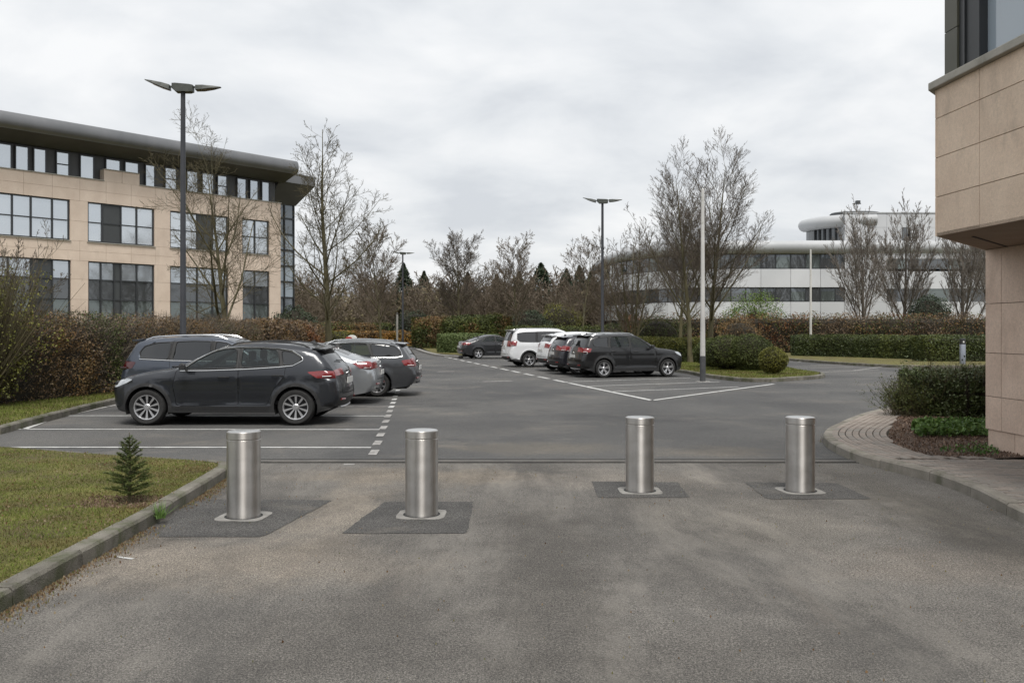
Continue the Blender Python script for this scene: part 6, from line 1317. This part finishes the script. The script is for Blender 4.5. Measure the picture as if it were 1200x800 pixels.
TALL = dict(PSUV, L=4.85, H=1.80, W=1.92, belt=1.10, tum=.22, wheels=(.85, 3.85), hoodz=1.05,
    top=[(.12, .24), (.05, .36), (.02, .52), (.01, .70), (.05, .86), (.18, .97), (.45, 1.06), (.85, 1.13), (1.10, 1.19), (1.32, 1.32), (1.62, 1.53), (1.9, 1.69), (2.2, 1.77), (2.7, 1.80), (3.4, 1.80), (4.0, 1.78), (4.45, 1.74), (4.58, 1.64), (4.68, 1.42), (4.75, 1.22), (4.78, 1.08), (4.80, .9), (4.83, .75), (4.85, .58), (4.83, .45), (4.75, .35), (4.67, .28)],
    rb=4.55, ws=(1.2, 1.98), rg=(4.50, 1.22), tlz=(.98, 1.22), platez=.85,
    wins=[[(1.50, 1.15), (1.75, 1.38), (1.98, 1.53), (2.2, 1.62), (2.42, 1.64), (2.43, 1.16)], [(2.53, 1.16), (2.53, 1.645), (2.9, 1.65), (3.40, 1.645), (3.42, 1.17)], [(3.52, 1.17), (3.50, 1.64), (4.0, 1.63), (4.40, 1.58), (4.42, 1.30), (4.30, 1.19)]],
    trimwin=[(1.50, 1.13), (2.4, 1.14), (3.3, 1.15), (4.3, 1.17)],
    doors=[[(1.42, .42), (1.36, .78), (1.42, 1.12), (1.75, 1.42), (1.98, 1.58), (2.2, 1.665), (2.47, 1.685), (2.48, .9), (2.48, .40), (1.48, .38)], [(2.49, .40), (2.49, .9), (2.49, 1.687), (2.9, 1.69), (3.46, 1.685), (3.48, 1.2), (3.46, .95), (3.38, .68), (3.30, .40)]],
    tl=[(4.42, 1.22), (4.48, 1.0), (4.82, .97), (4.86, 1.22)], cab=(1.4, 4.5), seats=(2.0, 2.95, 3.75), handles=[(2.24, 1.0), (2.70, 1.01)], spoiler=(4.52, 1.735))
ESTATE = dict(CROSS, L=4.75, H=1.47, W=1.82, belt=.96, wheels=(.90, 3.68), wr=.322, sill=.20, trim=None, plastic=False, tum=.40, hoodz=.92,
    top=[(.14, .20), (.06, .32), (.02, .46), (.02, .58), (.08, .70), (.24, .79), (.55, .87), (.95, .93), (1.28, .985), (1.5, 1.08), (1.85, 1.26), (2.15, 1.375), (2.5, 1.445), (2.95, 1.465), (3.5, 1.45), (4.0, 1.41), (4.26, 1.37), (4.40, 1.26), (4.54, 1.07), (4.62, .95), (4.66, .84), (4.71, .72), (4.75, .60), (4.74, .48), (4.69, .36), (4.62, .26)],
    fb=.30, rb=4.45, ws=(1.38, 2.2), rg=(4.30, .99), hlz=(.58, .71), tlz=(.77, .95), grille=(.42, .64), platez=.70, rbump=.40, tgz=.56, tlv=.55,
    wins=[[(1.62, .99), (1.9, 1.17), (2.15, 1.285), (2.4, 1.35), (2.6, 1.365), (2.62, 1.01)], [(2.70, 1.01), (2.69, 1.368), (3.0, 1.375), (3.40, 1.36), (3.52, 1.03)], [(3.60, 1.03), (3.49, 1.358), (3.85, 1.335), (4.12, 1.29), (4.24, 1.17), (4.28, 1.05), (4.2, 1.035)]],
    trimwin=[(1.56, .965), (1.88, 1.18), (2.14, 1.30), (2.4, 1.37), (2.75, 1.392), (3.1, 1.397), (3.5, 1.38), (3.88, 1.355), (4.14, 1.31), (4.28, 1.18), (4.33, 1.03), (4.2, 1.01), (3.5, 1.0), (2.6, .985), (1.56, .965)],
    doors=[[(1.50, .34), (1.44, .68), (1.50, .965), (1.88, 1.20), (2.14, 1.32), (2.4, 1.385), (2.65, 1.402), (2.66, .8), (2.66, .32), (1.56, .31)], [(2.67, .32), (2.67, .8), (2.67, 1.404), (3.05, 1.41), (3.46, 1.393), (3.56, 1.05), (3.52, .85), (3.32, .62), (3.22, .32)]],
    hl=[(.10, .62), (.3, .61), (.52, .69), (.66, .76), (.5, .775), (.25, .735), (.09, .69)], tl=[(4.30, .93), (4.38, .80), (4.70, .76), (4.74, .92), (4.5, .96)],
    cab=(1.5, 4.3), seats=(2.15, 3.05), mirror=(1.72, .97), handles=[(2.42, .86), (3.35, .88)], spoiler=(4.32, 1.365), mirror_black=False, bodyhandle=True)
SEDAN = dict(ESTATE, capdoor=True, L=4.62, H=1.44, tum=.46,
    top=[(.14, .20), (.06, .32), (.02, .46), (.02, .58), (.08, .70), (.24, .79), (.55, .87), (.95, .93), (1.25, .985), (1.5, 1.10), (1.85, 1.28), (2.12, 1.385), (2.4, 1.43), (2.75, 1.44), (3.1, 1.41), (3.4, 1.34), (3.75, 1.22), (4.05, 1.10), (4.28, 1.05), (4.45, 1.045), (4.53, .98), (4.56, .84), (4.60, .72), (4.62, .60), (4.61, .46), (4.55, .34), (4.48, .26)],
    rb=4.30, ws=(1.38, 2.1), rg=(3.22, 1.10), wheels=(.90, 3.60), tlz=(.80, .96), platez=.68, tgz=.58, rwiper=False,
    wins=[[(1.62, .99), (1.88, 1.17), (2.12, 1.285), (2.3, 1.335), (2.48, 1.345), (2.5, 1.01)], [(2.58, 1.01), (2.57, 1.348), (2.85, 1.335), (3.12, 1.27), (3.36, 1.03)], [(3.42, 1.035), (3.22, 1.24), (3.40, 1.175), (3.62, 1.06)]],
    trimwin=[(1.58, .97), (1.88, 1.19), (2.12, 1.305), (2.5, 1.365), (2.85, 1.355), (3.15, 1.285), (3.45, 1.17), (3.68, 1.05), (3.4, 1.01), (1.58, .97)],
    doors=[[(1.50, .34), (1.44, .68), (1.50, .965), (1.86, 1.20), (2.1, 1.31), (2.3, 1.365), (2.53, 1.382), (2.54, .8), (2.54, .32), (1.56, .31)], [(2.55, .32), (2.55, .8), (2.55, 1.384), (2.85, 1.372), (3.16, 1.30), (3.42, 1.10), (3.44, .85), (3.24, .62), (3.14, .32)]],
    tl=[(4.02, .95), (4.20, .83), (4.56, .80), (4.60, .96), (4.36, 1.0)], cab=(1.5, 3.7), seats=(2.05, 2.9), handles=[(2.30, .86), (3.20, .88)], spoiler=None)
HATCH = dict(CROSS, L=4.15, H=1.56, W=1.80, belt=1.0, wheels=(.80, 3.35), wr=.325, tum=.40, wedge=.12,
    top=[(.12, .22), (.05, .34), (.02, .50), (.01, .62), (.05, .75), (.18, .85), (.42, .93), (.75, 1.0), (1.05, 1.06), (1.28, 1.18), (1.58, 1.36), (1.85, 1.48), (2.15, 1.545), (2.6, 1.565), (3.1, 1.545), (3.5, 1.50), (3.74, 1.44), (3.84, 1.36), (3.96, 1.20), (4.04, 1.08), (4.07, .98), (4.10, .84), (4.13, .72), (4.15, .58), (4.13, .45), (4.06, .34), (4.0, .27)],
    rb=3.92, ws=(1.15, 1.92), rg=(3.78, 1.12), tlz=(.90, 1.06),
    wins=[[(1.38, 1.03), (1.62, 1.22), (1.88, 1.37), (2.05, 1.42), (2.25, 1.44), (2.26, 1.06)], [(2.36, 1.06), (2.36, 1.442), (2.7, 1.44), (2.98, 1.42), (3.06, 1.14)], [(3.14, 1.16), (3.08, 1.41), (3.3, 1.38), (3.46, 1.31), (3.48, 1.26)]],
    trimwin=[(1.35, 1.01), (2.3, 1.04), (3.06, 1.12), (3.5, 1.24)],
    doors=[[(1.28, .40), (1.22, .75), (1.28, 1.02), (1.62, 1.27), (1.88, 1.42), (2.3, 1.475), (2.31, .9), (2.31, .38), (1.34, .36)], [(2.32, .38), (2.32, .9), (2.32, 1.477), (2.7, 1.475), (3.06, 1.455), (3.15, 1.2), (3.13, .92), (2.94, .66), (2.82, .38)]],
    tl=[(3.66, 1.08), (3.80, .92), (4.10, .90), (4.14, 1.05), (3.9, 1.10)], cab=(1.3, 3.75), seats=(1.85, 2.7), mirror=(1.45, 1.02), handles=[(2.06, .89), (3.0, .96)], spoiler=(3.82, 1.43))
PT = dict(charcoal=paint('charcoal_paint', (0.025, 0.0275, 0.033), metal=.55), bluegrey=paint('blue_grey_paint', (0.058, 0.068, 0.088), metal=.6), silver=paint('silver_paint', (0.33, 0.345, 0.36), metal=.7), grey=paint('grey_paint', (0.062, 0.065, 0.070), metal=.6),
          black=paint('black_paint', (0.007, 0.0073, 0.0083), metal=.2), white=paint('white_car_paint', (0.62, 0.63, 0.64), metal=0, rough=.35), darkblue=paint('dark_car_paint', (0.018, 0.018, 0.024), metal=.3), graphite=paint('graphite_paint', (0.030, 0.031, 0.034), metal=.5))
G2 = 'cars parked in the left-hand bays'; G3 = 'cars parked in the right-hand bays'
car('parked_car', 'charcoal crossover car with chrome window trim, parked nearest on the left, facing left', 'car', CROSS, PT['charcoal'], (-5.25, 17.16), pi, G2, rim='ten', rails='black', zs=.965)
car('parked_car', 'blue-grey car facing right, half hidden behind the charcoal crossover', 'car', PSUV, PT['bluegrey'], (-6.16, 19.72), radians(1), G2, glass_side=('car_glass_dark', 'car_glass_dark'), rim='five', scale=.965, tail='tail_dark')
car('parked_car', 'silver saloon showing only its tail, between the charcoal crossover and the grey estate', 'car', SEDAN, PT['silver'], (-5.42, 21.55), pi + .02, G2, rim='seven', rails=False)
car('parked_car', 'mid-grey estate car with roof rails, farthest of the row on the left', 'car', ESTATE, PT['grey'], (-4.80, 23.95), pi + .02, G2, rim='ten')
h22 = radians(16)
car('parked_car', 'black sport utility car parked nearest on the right, facing right', 'car', PSUV, PT['black'], (4.17, 33.15), h22, G3, rim='five', chrome=False, xs=.90, zs=.955)
car('parked_car', 'small dark hatchback with its tail beside the black sport utility car', 'car', HATCH, PT['darkblue'], (3.50, 35.2), h22, G3, rim='seven', rails=False, chrome=False)
car('parked_car', 'small white hatchback between the dark hatchback and the white people carrier', 'car', HATCH, PT['white'], (3.22, 37.7), h22, G3, rim='five', rails=False, chrome=False, scale=1.04)
car('parked_car', 'tall white people carrier with dark windows, seen from its rear left corner', 'car', TALL, PT['white'], (1.87, 42.0), h22, G3, glass_side=('car_glass_dark', 'car_glass_dark'), rim='five', chrome=False, scale=.97)
car('parked_car', 'dark grey saloon farthest back on the right before the light green hedge', 'car', SEDAN, PT['graphite'], (-1.0, 53.2), radians(17), G3, rim='five', rails=False, chrome=False, scale=.97)
# ================================================================== STREET FURNITURE
def bollard(label, x, y):
    b = thing('steel_bollard', label, 'bollard', (x, y, 0), random.uniform(0, 6), 'steel rising bollards across the entrance'); r = .1525
    MB().lathe([(r - .004, .0), (r, .004), (r, .718), (r - .004, .722), (r - .004, .729)], 72).build('shaft', M['steel'], b, True)
    MB().lathe([(r - .003, .729), (r + .003, .734), (r + .003, .792), (r - .002, .797), (r - .010, .799), ], 72, cap=False).build('cap', M['steel'], b, True)
    MB().lathe([(r - .010, .799), (r - .014, .8005), (.0001, .8015)], 72).build('cap_top', M['steel_cap'], b, True)
    MB().lathe([(r + .001, .004), (r + .022, .004), (r + .022, .0085), (r + .001, .0085)], 48, cap=False).build('seal_ring', M['dark_slot'], b, True)
    return b
for (x, y), w in zip(BOL, ('leftmost steel bollard of the four, next to the grass kerb', 'second steel bollard from the left, in front of the dashed line', 'third steel bollard from the left, standing farther back', 'rightmost steel bollard of the four, nearest the brick pavement')):
    bollard(w, x, y)
    s = .225; ra_ = random.uniform(-.12, .12); pts = ragged(round_poly([(x + sx * s * cos(ra_) - sy * s * sin(ra_), y + sx * s * sin(ra_) + sy * s * cos(ra_)) for sx, sy in ((-1, -1), (1, -1), (1, 1), (-1, 1))], .10), .004)
    mb = MB().prism(pts, -.02, .0075); tag(mb.build('base_slab', M['concrete'], None), 'square pale concrete slab set in the road round the ' + w.split(',')[0], 'slab', 'concrete slabs round the bollards')
def lamp(label, px, Y, rz, h=8.33):
    p = at(px, Y); t = thing('street_lamp', label, 'street lamp', (*p, 0.1), rz, 'dark two-armed lamp posts of the car park'); h -= .1
    MB().lathe([(.10, -.1), (.10, .9), (.085, .95), (.062, h - .12), (.062, h - .05)], 20).build('pole', M['pole'], t, True)
    MB().box((-.05, -.108, .35), (.05, -.095, .75)).build('access_door', M['pole'], t)
    b = MB(); vs = []; 
    for x_, w_, z0, z1 in ((-.28, .10, h - .01, h + .13), (-.18, .14, h - .10, h + .125), (.18, .14, h - .10, h + .10), (.28, .10, h - .08, h + .09)):
        vs += [(x_, -w_, z0), (x_, w_, z0), (x_, w_, z1), (x_, -w_, z1)]
    fs = [(i * 4 + q, i * 4 + (q + 1) % 4, i * 4 + 4 + (q + 1) % 4, i * 4 + 4 + q) for i in range(3) for q in range(4)] + [(0, 3, 2, 1), (12, 13, 14, 15)]; b.add(vs, fs).build('lamp_housing', M['lamp_head'], t)
    for sg, ri in ((-1, .17), (1, .0)):
        arm = bpy.data.objects.new('lamp_arm', None); link(arm, t)
        MB().box((sg * .27 if sg > 0 else -.36, -.03, h + .03), (.36 if sg > 0 else -.27, .03, h + .07)).build('hinge', M['lamp_head'], arm)
        vs = []; secs = ((.35, .12, -.075, .06), (.55, .15, -.06, .06), (.80, .13, -.02, .045), (1.02, .05, .02, .035))
        for x_, w_, z0, z1 in secs:
            k_ = (x_ - .35) * ri / .67; vs += [(sg * x_, -w_, h + .03 + z0 + k_), (sg * x_, w_, h + .03 + z0 + k_), (sg * x_, w_ * .8, h + .03 + z1 + k_), (sg * x_, -w_ * .8, h + .03 + z1 + k_)]
        MB().add(vs, [(i * 4 + q, i * 4 + (q + 1) % 4, i * 4 + 4 + (q + 1) % 4, i * 4 + 4 + q) for i in range(3) for q in range(4)] + [(0, 3, 2, 1), (12, 13, 14, 15)]).build('lamp_blade', M['lamp_head'], arm)
        vs = []
        for x_, w_, z0, z1 in secs[:3]: k_ = (x_ - .35) * ri / .67; vs += [(sg * (x_ + .02), -w_ * .8, h + .03 + z0 + k_ - .004), (sg * (x_ + .02), w_ * .8, h + .03 + z0 + k_ - .004)]
        MB().add(vs, [(0, 1, 3, 2), (2, 3, 5, 4)]).build('lens', M['lamp_lens'], arm)
    return t
lamp('tall dark lamp post on the left, rising behind the blue-grey car', 214.5, 24.6, radians(4))
lamp('dark lamp post in the middle, rising behind the black car', 706, 46.4, radians(-14), 8.33)
lamp('farthest and smallest dark lamp post, at the end of the aisle', 472, 78.5, radians(2))
def wpole(label, px, Y, h, foot):
    t = thing('white_post', label, 'post', (*at(px, Y), 0), 0, 'slim white posts')
    MB().lathe([(.085, foot), (.07, h * .5), (.052, h), (.02, h + .02)], 18).build('shaft', M['white_pole'], t, True)
    if foot > .1:
        MB().lathe([(.095, 0), (.095, foot)], 18).build('dark_foot', M['pole_foot'], t, True); MB().lathe([(.24, -.02), (.24, .012), (.2, .016)], 20).build('footing', M['concrete'], t)
    return t
wpole('tall white post with a dark painted foot, standing in the right-hand bays', 823.5, 29.6, 6.35, .85)
wpole('white post farther back, behind the low clipped hedge', 950, 58.5, 6.9, .0)
t = thing('grey_post', 'short grey post beside the farthest lamp post', 'post', (*at(465.5, 82), .1)); MB().lathe([(.09, 0), (.09, 2.9), (.06, 2.98)], 14).build('shaft', M['concrete'], t, True); MB().lathe([(.095, 2.98), (.095, 3.08), (.01, 3.1)], 14).build('cap', M['pole_foot'], t)
# small barrier marker: white round head with red side on a thin post
t = thing('road_sign', 'small red and white rounded sign on a thin post behind the grey estate car', 'sign', (*at(412.5, 60), .1)); MB().tube([(.18, 0, 0), (.18, 0, 1.0)], .03, 8).build('post', M['concrete'], t)
MB().lathe([(.30, -.05), (.33, 0), (.30, .05)], 20, Matrix.Translation((.0, 0, 1.02)) @ Matrix.Rotation(radians(90), 4, 'X') @ Matrix.Diagonal((1.0, .62, 1, 1))).build('sign_board', M['white_paint'], t)
MB().lathe([(.22, -.052), (.24, 0), (.22, .052)], 16, Matrix.Translation((-.2, -.02, .98)) @ Matrix.Rotation(radians(90), 4, 'X') @ Matrix.Diagonal((1.0, .6, 1, 1))).build('red_marking', M['red_paint'], t)
# bollard light on the far verge
t = thing('bollard_light', 'slim steel bollard light with dark head in front of the far clipped hedge', 'bollard light', (*at(1128, 41.6), .1))
MB().lathe([(.13, 0), (.13, .92), (.125, .93)], 24).build('shaft', mat('bollard_light_steel', [(0.30, 0.32, 0.36)], rough=.35, metal=.8), t, True); MB().lathe([(.132, .93), (.132, 1.17), (.11, 1.19), (.01, 1.2)], 24).build('lamp_head', M['black_plastic'], t, True)
MB().box((-.05, -.136, 1.0), (.02, -.128, 1.08)).build('lens', M['plate_white'], t)
# manhole-sized things on the lawn: pale stones
# ================================================================== BEHIND THE CAMERA (unseen, added for reflections in glass, paint and steel)
bb = thing('office_building', 'unseen cream office block with window bands, added behind the camera for reflections', 'building', (26, -34, 0))
mb = MB().box((-16, -8, 0), (22, 8, 3.0)).box((-16, -8, 4.6), (22, 8, 6.6)).box((-16, -8, 8.2), (22, 8, 10)); mb.build('wall', M['stone'], bb); MB().box((-15.8, -7.8, 3.0), (21.8, 7.8, 4.6)).box((-15.8, -7.8, 6.6), (21.8, 7.8, 8.2)).build('window', M['pane_dark'], bb)
hedge('unseen dark clipped hedge added behind the camera for reflections', [(-26, -12), (-14, -13), (-5.5, -14)], 1.6, 2.4, 6000, .2, 'leaf_green', seed=50)
for i, (x, y) in enumerate(((-14, -20), (-7, -24), (-20, -16), (1, -40), (6, -44))):
    t = tree(('far', 'round')[i % 2], ['unseen bare tree added beyond the near hedge, left of the road', 'unseen bare tree added farther back beyond the near hedge', 'unseen bare tree added at the outer end of the near hedge', 'unseen bare tree added straight down the entrance road', 'second unseen bare tree added down the entrance road'][i], (x, y, 0), i * 1.1, .95, 'unseen bare trees added for reflections')
mb = bush('unseen dark evergreen tree added left of the entrance road for reflections', (-11.5, -7), 2.2, 6.0, 5000, .3, 'leaf_conifer', seed=51, name='evergreen_bush')
